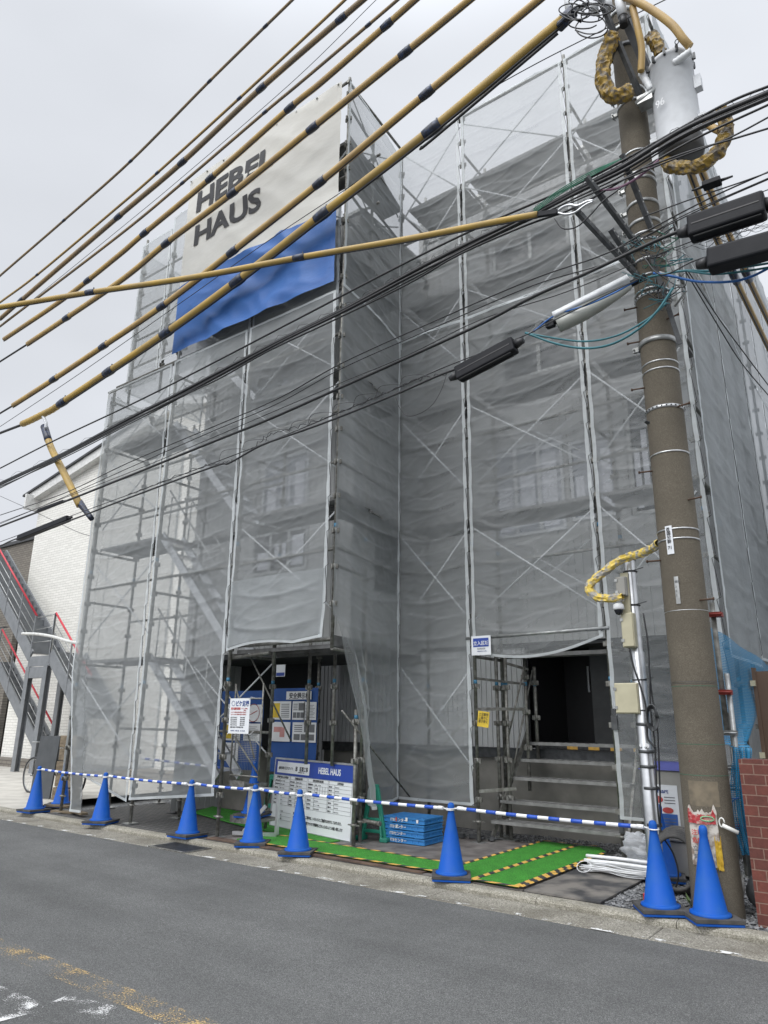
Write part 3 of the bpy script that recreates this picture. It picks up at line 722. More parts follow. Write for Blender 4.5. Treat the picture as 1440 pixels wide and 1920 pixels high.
# white support frame under the lower deck, left of the sign
b = MB()
for a, c in (((-7.6,6.9,.06),(-7.05,7.15,.06)),((-7.6,6.9,.62),(-7.05,7.15,.60)),((-7.4,6.98,.06),(-7.4,6.98,.62)),((-7.05,7.15,.06),(-7.05,7.15,.62)),((-7.45,6.95,.08),(-7.2,7.08,.4))): b.bar(a, c, .035, .045)
b.build('trestle_frame', M['alu'], scaf)
b = MB(); b.bb(-7.72,-7.42,6.9,7.3,.62,.66); b.bb(-7.72,-7.42,6.88,6.9,.58,.70); b.build('low_platform', M['galv_old'], scaf)
b = MB(); b.bb(-7.74,-7.22,6.98,7.36,.20,.235); b.bb(-7.74,-7.22,6.96,6.98,.17,.26); b.build('low_platform', M['galv_old'], scaf)
# gate of wire mesh in front of the notices
gt = MB()
gx0, gx1, gz0, gz1, gy = -7.66, -7.12, .72, 1.95, 6.84
for a, c in (((gx0,gy,gz0),(gx0,gy,gz1)),((gx1,gy,gz0),(gx1,gy,gz1)),((gx0,gy,gz1-.2),(gx1,gy,gz1-.2)),((gx0,gy,gz0+.05),(gx1,gy,gz0+.05)),((gx0+.05,gy,1.25),(gx1,gy,.80)),((gx0,gy,1.9),(gx1-.1,gy,1.0))): gt.cyl(a, c, .012, n=6)
g2 = gt.build('guard_gate', M['galv_old'], scaf)
gm = MB(); i = 0
z = .95
while z < 1.3:
    gm.cyl((gx0+.1,gy-.01,z),(gx1-.05,gy-.01,z), .002, n=4); z += .022
x = gx0+.1
while x < gx1-.05:
    gm.cyl((x,gy-.012,.8),(x,gy-.012,1.3), .002, n=4); x += .03
gm.build('wire_mesh', M['galv'], g2)

# ------------------------------------------------------------------ scaffold mesh sheets
def fold(u, z, W, seed, amp):
    e = max(0.0, math.sin(PI*u/W))
    s = Vector((seed*3.7, seed*1.3, 0))
    big = noise.noise(Vector((u*.7, z*.45, seed)))*.9 + noise.noise(Vector((u*1.3, z*.9, seed+9)))*.4
    sag = .10*e*(1+.6*noise.noise(Vector((seed, z*.4, 2))))
    q = (z+sag)/.49 + .13*noise.noise(Vector((u*.7, z*1.3, seed+3)))
    fr = q-math.floor(q); msk = .35+.65*max(0, noise.noise(Vector((u*.5+seed, math.floor(q)*1.7, 5)))+.35)
    cr = (1-abs(2*fr-1)); cr = cr**8
    q2 = (z+sag*.7)/.98 + .25*noise.noise(Vector((u*1.1+3, z*1.2, seed+6)))
    f2 = q2-math.floor(q2)
    dg = noise.noise(Vector((u*1.5+z*.9, z*1.4-u*1.1, seed+1)))
    n1 = abs(noise.noise(Vector((u*1.3+z*.5, z*2.6-u*.5, seed+4)))); fine = math.exp(-n1*9)
    n2 = abs(noise.noise(Vector((u*1.8-z*1.6, z*1.9+u*1.2, seed+8)))); fine2 = math.exp(-n2*11)
    n3 = abs(noise.noise(Vector((u*1.1+z*.25, z*3.4-u*.6, seed+14)))); n4 = abs(noise.noise(Vector((u*2.6-z*1.1, z*2.2+u*.9, seed+17))))
    crisp = .009*math.exp(-n3*26)+.006*math.exp(-n4*24)
    eu = min(u, W-u)
    rad = math.exp(-eu/.22)*(noise.noise(Vector((seed, z*4.2+eu*3, 3)))*.03)
    cf = noise.noise(Vector((u*6, z*11, seed)))*.0035+noise.noise(Vector((u*13, z*22, seed)))*.0016
    return max(0.0, amp*(e**.6*(.45*big+.10))) + .034*msk*cr*e**.7 + .012*(f2-.5)*e + .011*dg*e + crisp*e**.4 + .004*fine*e**.5 + .006*fine2*e**.5 + rad*(e**.25) + cf
SHEETS = 0
def sheet(label, origin, ud, nd, W, z0, z1, seed, amp=.10, m=None, name='mesh_sheet', cat='mesh sheet', group='grey mesh sheets laced to the scaffold',
          hems=(True, True), zb=None, warp=None, res=(.035, .019), top_hem=True, bot_hem=True, hemm=None, colm=None, foldf=None, lace=True):
    O = Vector(origin); U = Vector(ud).normalized(); N = Vector(nd).normalized()
    ff = foldf or fold
    nu = max(8, int(W/res[0])); H = z1-z0; nv = max(6, int(H/res[1]))
    def P(u, t, off=0.0):
        lo = z0 + (zb(u/W) if zb else 0.0); z = lo+(z1-lo)*t
        d = ff(u, z, W, seed, amp)
        du = 0.0
        eu = min(u, W-u)
        sc_ = abs(math.sin(PI*z/.475))
        du = (.009*sc_)*(1-u/W) - (.009*sc_)*(u/W)
        p = O + U*(u+du) + N*(d+off) + Vector((0, 0, z))
        if warp: p = warp(p, u/W, z)
        return p
    b = MB()
    vs = [P(W*i/nu, j/nv) for j in range(nv+1) for i in range(nu+1)]
    b.add(vs, [(j*(nu+1)+i, j*(nu+1)+i+1, (j+1)*(nu+1)+i+1, (j+1)*(nu+1)+i) for j in range(nv) for i in range(nu)], True)
    o = b.build(name, m or M['net'])
    props(o, label, cat, group)
    ORI[o] = o.location.copy()
    h = MB(); hw = .05
    def strip(f, n):
        b0 = len(h.v); a = []
        for k in range(n+1):
            p, q = f(k/n); a += [p, q]
        h.add(a, [(2*k, 2*k+1, 2*k+3, 2*k+2) for k in range(n)], True)
    if hems[0]: strip(lambda t: (P(0, t, .004), P(hw, t, .004)), nv)
    if hems[1]: strip(lambda t: (P(W-hw, t, .004), P(W, t, .004)), nv)
    if top_hem: strip(lambda t: (P(W*t, 1, .006), P(W*t, 1-.035/H, .006)), nu)
    if bot_hem: strip(lambda t: (P(W*t, 0, .006), P(W*t, .035/H, .006)), nu)
    if h.v: h.build('hem', hemm or M['hem'], o)
    if lace and hems[1]:      # one black cord zigzags down the right-hand edge
        l = MB(); z = math.ceil(z0/.475)*.475; pts = []
        while z < z1-.02:
            t = (z-z0)/H; p = P(W-.02, t, .010)
            pts += [p+Vector((0,0,-.02)), p+U*.05+Vector((0,0,.008)), p+U*.045+Vector((0,0,.03)), p+U*.03+Vector((0,0,.235))]
            z += .475
        if len(pts) > 3: l.tube(pts, .0035, 5); l.build('lacing', M['black'], o)
    return o
yF, yR = 6.68, 8.56
X1, X2, X3, X4 = -11.60, -9.63, -7.74, -5.90
g_ = 'grey mesh sheets laced to the scaffold'
sheet('translucent grey mesh sheet nearest the white brick house, hanging to the ground', (X1,yF,0), (1,0,0), (0,-1,0), X2-X1-.03, .50, 7.40, 1, .09,
      zb=lambda t: -.44 if t < .22 else .10-.30*(t-.22)/.78, lace=True,
      warp=lambda p, t, z: p+Vector((.46*(1-t)*max(0, min(1, (2.2-z)/2.0)), 0, 0)))
sheet('translucent grey mesh sheet with the steel stairways showing through it', (X2+.01,yF,0), (1,0,0), (0,-1,0), X3-X2-.03, .53, 7.42, 2, .07, zb=lambda t: -.20+.18*t)
def zbC(t): return -.02+.07*math.sin(PI*t*1.1) + (.12*max(0, t-.75)/.25)
def wC(p, t, z):
    k = max(0, 1-(z-2.4)/.9)
    return p+Vector((0, -.10*k*math.sin(PI*min(1, t)), 0)) + Vector((-.05*k*k*(t > .5)*(t-.5)*2, 0, 0))
sheet('grey mesh sheet ending in a billowing lower edge above the blue notices', (X3+.01,yF,0), (1,0,0), (0,-1,0), X4-X3-.03, 2.40, 7.42, 3, .10, zb=zbC, warp=wC)
sheet('doubled-over billowing lower edge of the mesh above the blue notices', (X3+.03,yF-.02,0), (1,0,0), (0,-1,0), X4-X3-.08, 2.44, 3.35, 93, .10, m=M['net2'], zb=zbC, warp=wC, bot_hem=False, top_hem=False, hems=(False,False), lace=False)
for i, (a, c) in enumerate(((X2, X3), (X3, X4))):
    sheet(('left' if i == 0 else 'right')+' of the two dull grey mesh sheets directly under the blue tarpaulin', (a+.01,yF+.05,0), (1,0,0), (0,-1,0), c-a-.03, 7.18, 8.95, 11+i, .05, m=M['net2'], bot_hem=False)
# side of the projecting part, facing right
def wS(p, t, z):
    k = max(0.0, min(1.0, (2.75-z)/2.3)); pull = .62*k**.55*(1-t)
    return p + Vector((.22*k*(1-t)*math.sin(9*t+1), pull, 0)) + Vector((.05*math.sin(38*t+z*2)*math.sin(PI*min(1, k*1.4))*(1-t), 0, 0))
sheet('lower mesh sheet on the narrow return wall, gathered back like a curtain', (-5.825,6.70,0), (-.165,1,0), (1,.165,0), 1.86, .45, 7.50, 4, .08, m=M['net'], warp=wS, hems=(False,True))
sheet('upper mesh sheet on the narrow return wall with sky behind it', (-5.825,6.70,0), (-.165,1,0), (1,.165,0), 1.86, 7.48, 11.2, 5, .05, m=M['net'])
# main face
names = ('beside the inner corner', 'above the dark entrance', 'behind the aluminium pole')
for i in range(3):
    a, c = (RX[0], RX[1], RX[2], -1.72)[i:i+2]
    lo = (.45, 2.28, .45)[i]
    zb = (None, lambda t: .10+.12*t*t-.12*math.sin(PI*t), None)[i]
    sheet('lower grey mesh sheet '+names[i], (a+.015,yR,0), (1,0,0), (0,-1,0), c-a-.03, lo, 7.52, 20+i, .07, zb=zb, m=M['net'])
    sheet('upper grey mesh sheet '+names[i]+', sky showing through', (a+.015,yR,0), (1,0,0), (0,-1,0), c-a-.03, 7.50, 11.45, 30+i, .05)
# right side of the site
y = 8.62; k = 0
ords = ('first', 'second', 'third', 'fourth', 'fifth', 'sixth')
while k < 6:
    sheet('lower creased mesh sheet on the side wall, %s back from the concrete pole' % ords[k], (-1.70,y,0), (0,1,0), (1,0,0), 1.83, 2.3 if k else 2.2, 7.45, 40+k, .12, m=M['net_side'], res=(.05,.04))
    sheet('upper creased mesh sheet on the side wall, %s back from the concrete pole' % ords[k], (-1.70,y,0), (0,1,0), (1,0,0), 1.83, 7.42, 11.5, 50+k, .12, m=M['net_side'], res=(.05,.04))
    y += 1.86; k += 1
# left side of the site, seen from inside through the front sheets
y = 6.75
for k in range(3):
    sheet('mesh sheet on the far left side of the scaffold, %s from the street' % ords[k], (-11.62,y,0), (0,1,0), (-1,0,0), 1.80, .6, 7.35, 60+k, .06, m=M['net'], res=(.06,.05))
    y += 1.95
for k in range(2):
    a = -11.50+.0; 
sheet('pale mesh sheet of the upper left corner with sky behind it', (-11.46,6.93,0), (1,0,0), (0,-1,0), .98, 7.45, 10.72, 70, .05)
sheet('dull mesh sheet between the upper left corner and the cream banner', (-10.47,6.93,0), (1,0,0), (0,-1,0), .84, 7.78, 10.95, 71, .05)
sheet('dull inner mesh sheet behind the upper left corner', (-10.5,7.75,0), (1,0,0), (0,-1,0), .95, 7.7, 9.3, 72, .05, m=M['net2'])
sheet('mesh sheet hanging on the upper left flank', (-11.45,6.95,0), (0,1,0), (-1,0,0), 1.8, 7.45, 10.6, 73, .05)

# ------------------------------------------------------------------ banner and tarpaulin
def foldB(u, z, W, seed, amp):
    e = math.sin(PI*max(0, min(1, u/W)))
    a = .04*noise.noise(Vector((u*.6, z*.8, seed)))
    d = .030*(1-abs(noise.noise(Vector((u*.75+z*.85, z*1.1-u*.35, seed+2)))*2))
    d2 = .006*(1-abs(noise.noise(Vector((u*1.9+z*1.7, z*2.4-u, seed+5)))*2))
    return (a+d)*e**.5+d2
def bannerY(x, z): return None
bw = 3.72
BO = Vector((-9.63, 6.63, 0))
ban = sheet('cream cloth banner with black lettering at the top of the scaffold', BO, (1,0,0), (0,-1,0), bw, 8.80, 11.17, 80, .05, m=M['tarp_w'], name='banner', cat='banner', group=None,
            hems=(False, False), top_hem=False, bot_hem=False, foldf=foldB, res=(.05,.04))
def wb(q):
    d = foldB(q.x-BO.x, q.z, bw, 80, .05); return Vector((q.x, BO.y-d-.012+(q.y-BO.y)*.2, q.z))
def bigtext(body, x, z, size):
    return text(body, (x, BO.y, z), size, (1, 0, 0), M['ink'], ban, bold=.020, warp=wb, sx=1.20)
bigtext('HEBEL', -9.38, 10.34, .60)
bigtext('HAUS', -9.35, 9.62, .565)
e_ = MB()
for i in range(9):
    for z in (11.13,): e_.cyl((-9.58+i*.45,6.61,z),(-9.58+i*.45,6.59,z), .018, n=8)
e_.build('eyelets', M['galv'], ban)
def foldT(u, z, W, seed, amp):
    e = math.sin(PI*max(0, min(1, u/W)))
    r = 1-abs(noise.noise(Vector((u*.9+z*1.4, z*.7-u*.55, seed)))*2.2)
    r2 = 1-abs(noise.noise(Vector((u*2.0+z*2.6, z*1.6-u*1.2, seed+3)))*2.2)
    return .07*noise.noise(Vector((u*.5, z*.6, seed+7)))*e + .065*r*e**.6 + .020*r2*e**.4
sheet('glossy blue tarpaulin sagging below the cream banner', (-9.61,6.60,0), (1,0,0), (0,-1,0), 3.70, 7.50, 8.84, 81, .05, m=M['tarp_b'], name='tarpaulin', cat='tarpaulin', group=None,
      hems=(False, False), top_hem=False, bot_hem=False, foldf=foldT, res=(.04,.03), zb=lambda t: .02-.04*math.sin(PI*t)+.0*t)

# ------------------------------------------------------------------ mats, plates, tape on the site floor
def flat(name, pts, z, th, m, parent=None, **kw):
    n = len(pts); b = MB()
    b.add([(a,c,z) for a,c in pts]+[(a,c,z+th) for a,c in pts], [tuple(range(n))[::-1], tuple(range(n,2*n))]+[(i,(i+1)%n,n+(i+1)%n,n+i) for i in range(n)])
    return b.build(name, m, parent, **kw)
flat('steel_plate', [(-7.72,6.57),(-3.30,6.57),(-3.30,7.4),(-4.32,9.1),(-4.9,8.95),(-7.72,8.3)], 0.0, .012, M['plate'], label='large rusty grey steel plate laid under the crates and green mats', cat='steel plate')
flat('steel_plate', [(-3.285,6.572),(-2.565,6.572),(-2.575,7.9),(-2.60,8.35),(-3.285,8.35)], .002, .014, M['plate_dark'], label='stained plate with dark patches beside the white tubes', cat='steel plate')
flat('plywood_strip', [(-7.72,6.56),(-4.4,6.56),(-4.4,6.70),(-7.72,6.70)], .013, .012, M['plate_brown'], label='long brown board lying along the kerb under the narrow green mat', cat='board')
def tape(parent, p, q, wd, z, n):
    """yellow and black hazard tape cut into slanted blocks"""
    p, q = Vector((*p, 0)), Vector((*q, 0)); d = (q-p); L = d.length; d.normalize(); s = Vector((-d.y, d.x, 0))*wd/2
    by, bk = MB(), MB(); st = L/n; sl = d*wd*.45
    for i in range(n):
        a = p+d*(i*st); c = p+d*((i+1)*st); sa = sl if i else Vector(); sb = sl if i < n-1 else Vector()
        jz = Vector((0, 0, z))
        (by if i % 2 == 0 else bk).add([a-s-sa+jz, c-s-sb+jz, c+s+sb+jz, a+s+sa+jz], [(0,1,2,3)])
    t = by.build('hazard_tape', M['tape_y'], parent); bk.build('black_block', M['tape_k'], t)
mA = thing('grass_mat', 'narrow strip of artificial turf along the kerb edged with hazard tape', 'turf mat', (-5.8,6.9,.012))
flat('turf', [(-7.3,6.70),(-4.05,6.66),(-4.3,7.10),(-6.0,7.22),(-7.3,7.35)], .026, .012, M['turf'], mA)
tape(mA, (-7.0,6.685), (-4.05,6.645), .055, .0405, 25); tape(mA, (-7.3,7.28), (-4.3,7.12), .045, .0405, 27)
mB = thing('grass_mat', 'artificial turf mat on the left of the pair leading to the entrance steps', 'turf mat', (-4.0,7.8,.012))
flat('turf', [(-4.05,6.58),(-3.82,6.57),(-3.82,9.15),(-4.29,9.17),(-4.28,7.05)], .020, .012, M['turf'], mB)
tape(mB, (-4.29,7.03), (-4.29,9.17), .05, .0345, 22); tape(mB, (-3.83,6.60), (-3.82,9.12), .065, .0345, 24); tape(mB, (-4.1,6.585), (-3.32,6.565), .06, .0365, 7)
mC = thing('grass_mat', 'artificial turf mat on the right of the pair leading to the entrance steps', 'turf mat', (-3.6,7.8,.012))
flat('turf', [(-3.80,6.60),(-3.36,6.58),(-3.36,8.9),(-3.55,9.2),(-3.80,9.15)], .020, .012, M['turf'], mC)
tape(mC, (-3.375,6.60), (-3.365,8.9), .05, .0345, 24); tape(mC, (-3.32,6.58), (-3.31,8.0), .05, .0365, 16); tape(mC, (-4.28,9.17), (-3.50,9.24), .04, .0385, 8)
mD = thing('grass_mat', 'artificial turf mat in the shade behind the left end of the site board', 'turf mat', (-8.8,8.0,0))
flat('turf', [(-9.9,8.1),(-7.3,7.36),(-6.3,7.32),(-6.3,7.62),(-7.4,8.1),(-8.1,8.4),(-10.3,8.85)], .013, .012, M['turf'], mD)
tape(mD, (-7.95,7.42), (-7.3,7.33), .06, .028, 7)
# stripe on the porch edge
pt = thing('porch_edge_tape', 'black and yellow hazard tape on the edge of the porch floor', 'tape', (-3.7,9.9,1.2))
b1, b2 = MB(), MB()
for i in range(9):
    (b1 if i % 2 == 0 else b2).bb(-4.45+i*.155,-4.45+(i+1)*.155,9.97,10.22,1.203,1.206); (b2 if i % 2 == 0 else b1).bb(-4.38+i*.155,-4.38+(i+1)*.155,9.965,9.969,1.13,1.2)
b1.build('yellow_stripe', M['tape_y'], pt); b2.build('black_stripe', M['tape_k'], pt)

# gravel: loose stones on the bare ground (nobody could count them)
gv = MB(); rg = random.Random(3)
def stone(x, y, r, z=-.01):
    vs = []
    for dx, dy, dz in ((1,0,0),(-1,0,0),(0,1,0),(0,-1,0),(0,0,1),(0,0,-1)):
        k = r*rg.uniform(.6,1.2); vs.append((x+dx*k, y+dy*k, z+r*.3+dz*k*.75))
    a = rg.uniform(0, 6.3); c, s = math.cos(a), math.sin(a)
    vs = [(x+(vx-x)*c-(vy-y)*s, y+(vx-x)*s+(vy-y)*c, vz) for vx, vy, vz in vs]
    gv.add(vs, [(0,2,4),(2,1,4),(1,3,4),(3,0,4),(2,0,5),(1,2,5),(3,1,5),(0,3,5)])
for i in range(5200):
    x, y = rg.uniform(-2.56, -.2), rg.uniform(6.6, 9.8)
    if x > -1.3 and 6.9 < y: continue
    stone(x, y, rg.uniform(.008, .026))
for i in range(2600):
    x, y = rg.uniform(-4.85, -2.6), rg.uniform(8.3, 9.8)
    if x < -3.3 and y < 9.15: continue
    stone(x, y, rg.uniform(.009, .024))
o = gv.build('gravel', M['stone']); props(o, 'loose grey crushed gravel round the foot of the concrete pole', 'gravel', kind='stuff')

# ------------------------------------------------------------------ traffic cones and bars
def cone_proto():
    t = thing('traffic_cone', 'x', 'traffic cone', (0,0,0), 'blue traffic cones along the kerb')
    b = MB(); b.lathe([(.155,.052),(.155,.066),(.138,.072),(.128,.078),(.033,.60),(.031,.625),(.034,.640),(.034,.668),(.030,.688),(.018,.700),(.0005,.703)], n=40)
    b.build('body', M['cone'], t)
    b = MB(); b.box((0,0,.013),(.37,.37,.02)); s = b.build('square_foot', M['cone'], t); bevel(s, .006, 2)
    b = MB()
    n = 32; pts = [(.185,.185),(-.185,.185),(-.185,-.185),(.185,-.185)]
    # weight: a square slab with a round hole the cone passes through
    vo = []; 
    for z in (.026, .052):
        for k in range(n):
            th = 2*PI*k/n; c, s_ = math.cos(th), math.sin(th); q = .19/max(abs(c), abs(s_))
            vo.append((q*c, q*s_, z))
        for k in range(n):
            th = 2*PI*k/n; vo.append((.16*math.cos(th), .16*math.sin(th), z))
    f = []
    for k in range(n):
        k2 = (k+1) % n
        f += [(2*n+k,2*n+k2,3*n+k2,3*n+k),(k,k2,2*n+k2,2*n+k),(n+k,3*n+k,3*n+k2,n+k2)]
    b.add(vo, f)
    w_ = b.build('rubber_weight', M['rubber'], t)
    return t
cp = cone_proto()
CONES = [(-11.92,6.53,.0,'leftmost blue cone, at the start of the striped bars',.06,1), (-12.33,7.22,.0,'blue cone set back beside the old timber at far left',.3,1),
 (-9.98,6.50,.0,'blue cone in front of the gathered corner of the leftmost mesh sheet',.45,1), (-8.08,6.55,.0,'blue cone right behind the drain grate',.05,1),
 (-6.95,6.64,.0,'blue cone in front of the left end of the site board',.62,1), (-6.12,6.57,.0,'blue cone in front of the middle of the site board',.5,1),
 (-4.08,6.60,.0,'blue cone at the left edge of the green mats, by the crates',.55,1), (-2.07,6.62,.0,'blue cone holding the right end of the striped bars',.55,1),
 (-1.68,6.60,.0,'rightmost blue cone, with no bar, in front of the concrete pole',.62,1),
 (-2.42,7.95,.0,'blue cone half hidden behind the aluminium pole',.3,1), (-7.50,7.14,.02,'blue cone standing higher behind the low platform by the notices',.3,1.28)]
cones = []
for i, (x, y, z, lb, rz, s) in enumerate(CONES):
    o = cp if i == 0 else copy_tree(cp)
    o.location = (x, y, z); o.rotation_euler = (rnd.uniform(-.015,.015), rnd.uniform(-.015,.015), rz); o.scale = (1,1,s) if s != 1 else (1,1,1); o['label'] = lb
    cones.append(o)
cones[-1].scale = (1,1,1); cones[-1].location.z = .24
BTOP = .655
def bar_(i, j, lb, zoff=0.0):
    a = Vector((CONES[i][0], CONES[i][1], BTOP)); c = Vector((CONES[j][0], CONES[j][1], BTOP-.012))
    d = (c-a).normalized(); a2 = a+d*.085; c2 = c-d*.085
    t = thing('striped_bar', lb, 'cone bar', (a+c)/2, 'striped bars linking the blue cones')
    L = (c2-a2).length; n = max(5, int(L/.105)); n += 1-n % 2
    w_, bl = MB(), MB()
    sag = lambda t_: Vector((0, 0, -.010*4*t_*(1-t_)))
    w_.tube([a2+(c2-a2)*(k/20)+sag(k/20) for k in range(21)], .0165, 12)
    w_.cyl(a2, a2+d*.06, .019, n=12); w_.cyl(c2-d*.06, c2, .019, n=12)
    for k in range(1, n, 2):
        t0, t1 = k/n, (k+1)/n
        MB().tube([a2+(c2-a2)*(t0+(t1-t0)*q/3)+sag(t0+(t1-t0)*q/3) for q in range(4)], .0175, 12).build('blue_band', M['bar_b'], t)
    w_.build('white_pole', M['bar_w'], t)
    for p, e, dd in ((a, a2, d), (c, c2, -d)):
        r = MB(); pts = []
        for k in range(19):
            th = 2*PI*k/18; pts.append((p.x+.040*math.cos(th), p.y+.040*math.sin(th), p.z-.01+rnd.uniform(-.001,.001)))
        r.tube(pts, .0055, 6); r.cyl(p+dd*.04+Vector((0,0,-.008)), e, .007, n=6)
        r.build('end_ring', M['bar_w'], t)
bar_(0, 2, 'striped bar between the leftmost cone and the cone by the gathered mesh')
bar_(2, 3, 'striped bar crossing in front of the hanging mesh, left of the drain grate cone')
bar_(3, 4, 'striped bar from the drain grate cone to the left end of the site board')
bar_(4, 5, 'shortest striped bar, over the left half of the site board')
bar_(5, 6, 'striped bar across the right half of the site board and the crates')
bar_(6, 7, 'longest striped bar, crossing in front of the entrance steps')
o = thing('striped_bar', 'stray striped bar glimpsed through the left mesh sheets', 'cone bar', (-9.3,7.3,.8), 'striped bars linking the blue cones')
w_, bl = MB(), MB(); a2, c2 = Vector((-10.3,7.3,.86)), Vector((-8.2,7.3,.80))
w_.cyl(a2, c2, .0165); w_.build('white_pole', M['bar_w'], o)
for k in range(1, 17, 2): MB().cyl(a2+(c2-a2)*(k/17), a2+(c2-a2)*((k+1)/17), .0175).build('blue_band', M['bar_b'], o)

# ------------------------------------------------------------------ site board
sb = thing('site_board', 'wide blue and white construction notice board standing on the turf', 'notice board', (-6.95,7.7,0))
A = Vector((-7.93,7.905,0)); B_ = Vector((-6.10,7.50,0)); dx = (B_-A).normalized(); nn = Vector((dx.y,-dx.x,0)); Lb = (B_-A).length
lean = Vector((0, .07, 1)).normalized()
def SB(u, v, off=0.0): return A + dx*u + lean*v + nn*off + Vector((0,0,.03))
def quad3(mb, u0, u1, v0, v1, off, th=.002):
    p = [SB(u0,v0,off-th),SB(u1,v0,off-th),SB(u1,v1,off-th),SB(u0,v1,off-th),SB(u0,v0,off),SB(u1,v0,off),SB(u1,v1,off),SB(u0,v1,off)]
    mb.add(p, [(3,2,1,0),(4,5,6,7),(0,1,5,4),(1,2,6,5),(2,3,7,6),(3,0,4,7)])
HB = .90
b = MB(); quad3(b, 0, Lb, 0, HB, 0, .02); b.build('panel', M['sign_w'], sb)
b = MB(); t_ = .018
quad3(b, -.012, Lb+.012, HB-.005, HB+.018, .012, .035); quad3(b, -.012, Lb+.012, -.018, .004, .012, .035); quad3(b, -.014, .004, .004, HB-.005, .012, .035); quad3(b, Lb-.004, Lb+.014, .004, HB-.005, .012, .035)
b.build('frame', M['alu'], sb)
b = MB(); quad3(b, .005, Lb-.005, .685, HB-.006, .0045); b.build('blue_header', M['sign_b'], sb)
b = MB(); quad3(b, .06, .87, .715, .865, .009); b.build('title_plate', M['sign_w'], sb)
def st_(body, u, v, size, m, bold=0.0, sx=1.0, off=.006, align='LEFT'):
    return text(body, SB(u, v, off), size, dx, m, sb, bold=bold, sx=sx, upd=lean, align=align)
st_('HEBEL HAUS', 1.08, .755, .112, M['sign_w'], .0025, .80, .0065)
st_('(仮称)幸町8丁目プロジェクト', .10, .765, .046, M['ink'], .0, .62, .0115)
st_('邸　新築工事', .53, .760, .068, M['ink'], .0012, .76, .0115)
st_('令和6年4月より　着工', .60, .735, .018, M['ink'], 0, .9, .0115)
tb = MB()
cols = [(.03,.40,.16),(.42,.83,.57),(.86,1.32,1.02),(1.34,Lb-.04,1.47)]
def hl(u0, u1, v): quad3(tb, u0, u1, v-.0012, v+.0012, .0035)
def vl(u, v0, v1): quad3(tb, u-.0012, u+.0012, v0, v1, .0035)
rows = [.68,.635,.59,.54,.49,.435,.385,.335,.285]
for ci, (u0, u1, um) in enumerate(cols):
    for r in rows[:(9 if ci < 3 else 9)]: hl(u0, u1, r)
    vl(u0, rows[-1], rows[0]); vl(u1, rows[-1], rows[0]); vl(um, rows[-1], rows[1])
for r in (.19,.14,.09): hl(.20, .50, r); hl(.55, .80, r)
for k in range(5): vl(1.02+.06*(k+1), .49, .59)
tb.build('table_lines', M['ink_grey'], sb)
hd = ['建築基準法による確認済','建設業の許可票','労災保険関係成立票','工事予定表']
for (u0, u1, um), s in zip(cols, hd): st_(s, (u0+u1)/2, .645, .030, M['ink'], .0008, .9, .005, 'CENTER')
lab = [['確認年月日番号','確認済証交付者','建築主氏名','設計者氏名','工事監理者','工事施工者','現場管理者'],['商号又は名称','代表者の氏名','主任技術者','専門技術者','資格名','許可番号','許可年月日'],['保険関係成立日','労働保険番号','事業の期間','事業主住所','事業主氏名','注文者氏名','管理者氏名'],['基礎工事','躯体工事','屋根工事','外装工事','内装工事','設備工事','外構工事']]
val = ['第　24　号　令和6年','株式会社　建設本部','東京都　一丁目二番','代表取締役','一級建築士','国土交通大臣','2024年 4月 1日']
for ci, (u0, u1, um) in enumerate(cols):
    for r in range(7):
        v = rows[r+1]-.036
        st_(lab[ci][r], u0+.008, v, .021, M['ink'], .0003, .78, .005)
        s = val[(r+ci) % 7] if ci < 3 else '2024年 %d月 %d日' % (r+4, (r*7) % 28+1)
        st_(s, um+.012, v, .017, M['ink_grey'], 0, .80 if ci else .68, .005)
for i, v in enumerate((.20,.15,.10)): st_(('施工店','電話番号','担当者')[i], .56, v-.004+.004, .026, M['ink'], .0006, .85, .005); st_(('03-0000','042','現場')[i], .24, v, .022, M['ink_grey'], 0, .8, .005)
st_('工事中は、いろいろとご迷惑をおかけしております。', .86, .165, .043, M['ink'], .0009, .80, .005)
st_('危険ですので現場内に立ち入らないようお願い致します', .86, .095, .043, M['ink'], .0009, .78, .005)
b = MB(); 
for u in (.25, Lb-.3): b.bar(SB(u,.86,-.03), SB(u,.0,-.42)-Vector((0,0,.0)), .025, .025)
b.build('back_strut', M['galv'], sb)

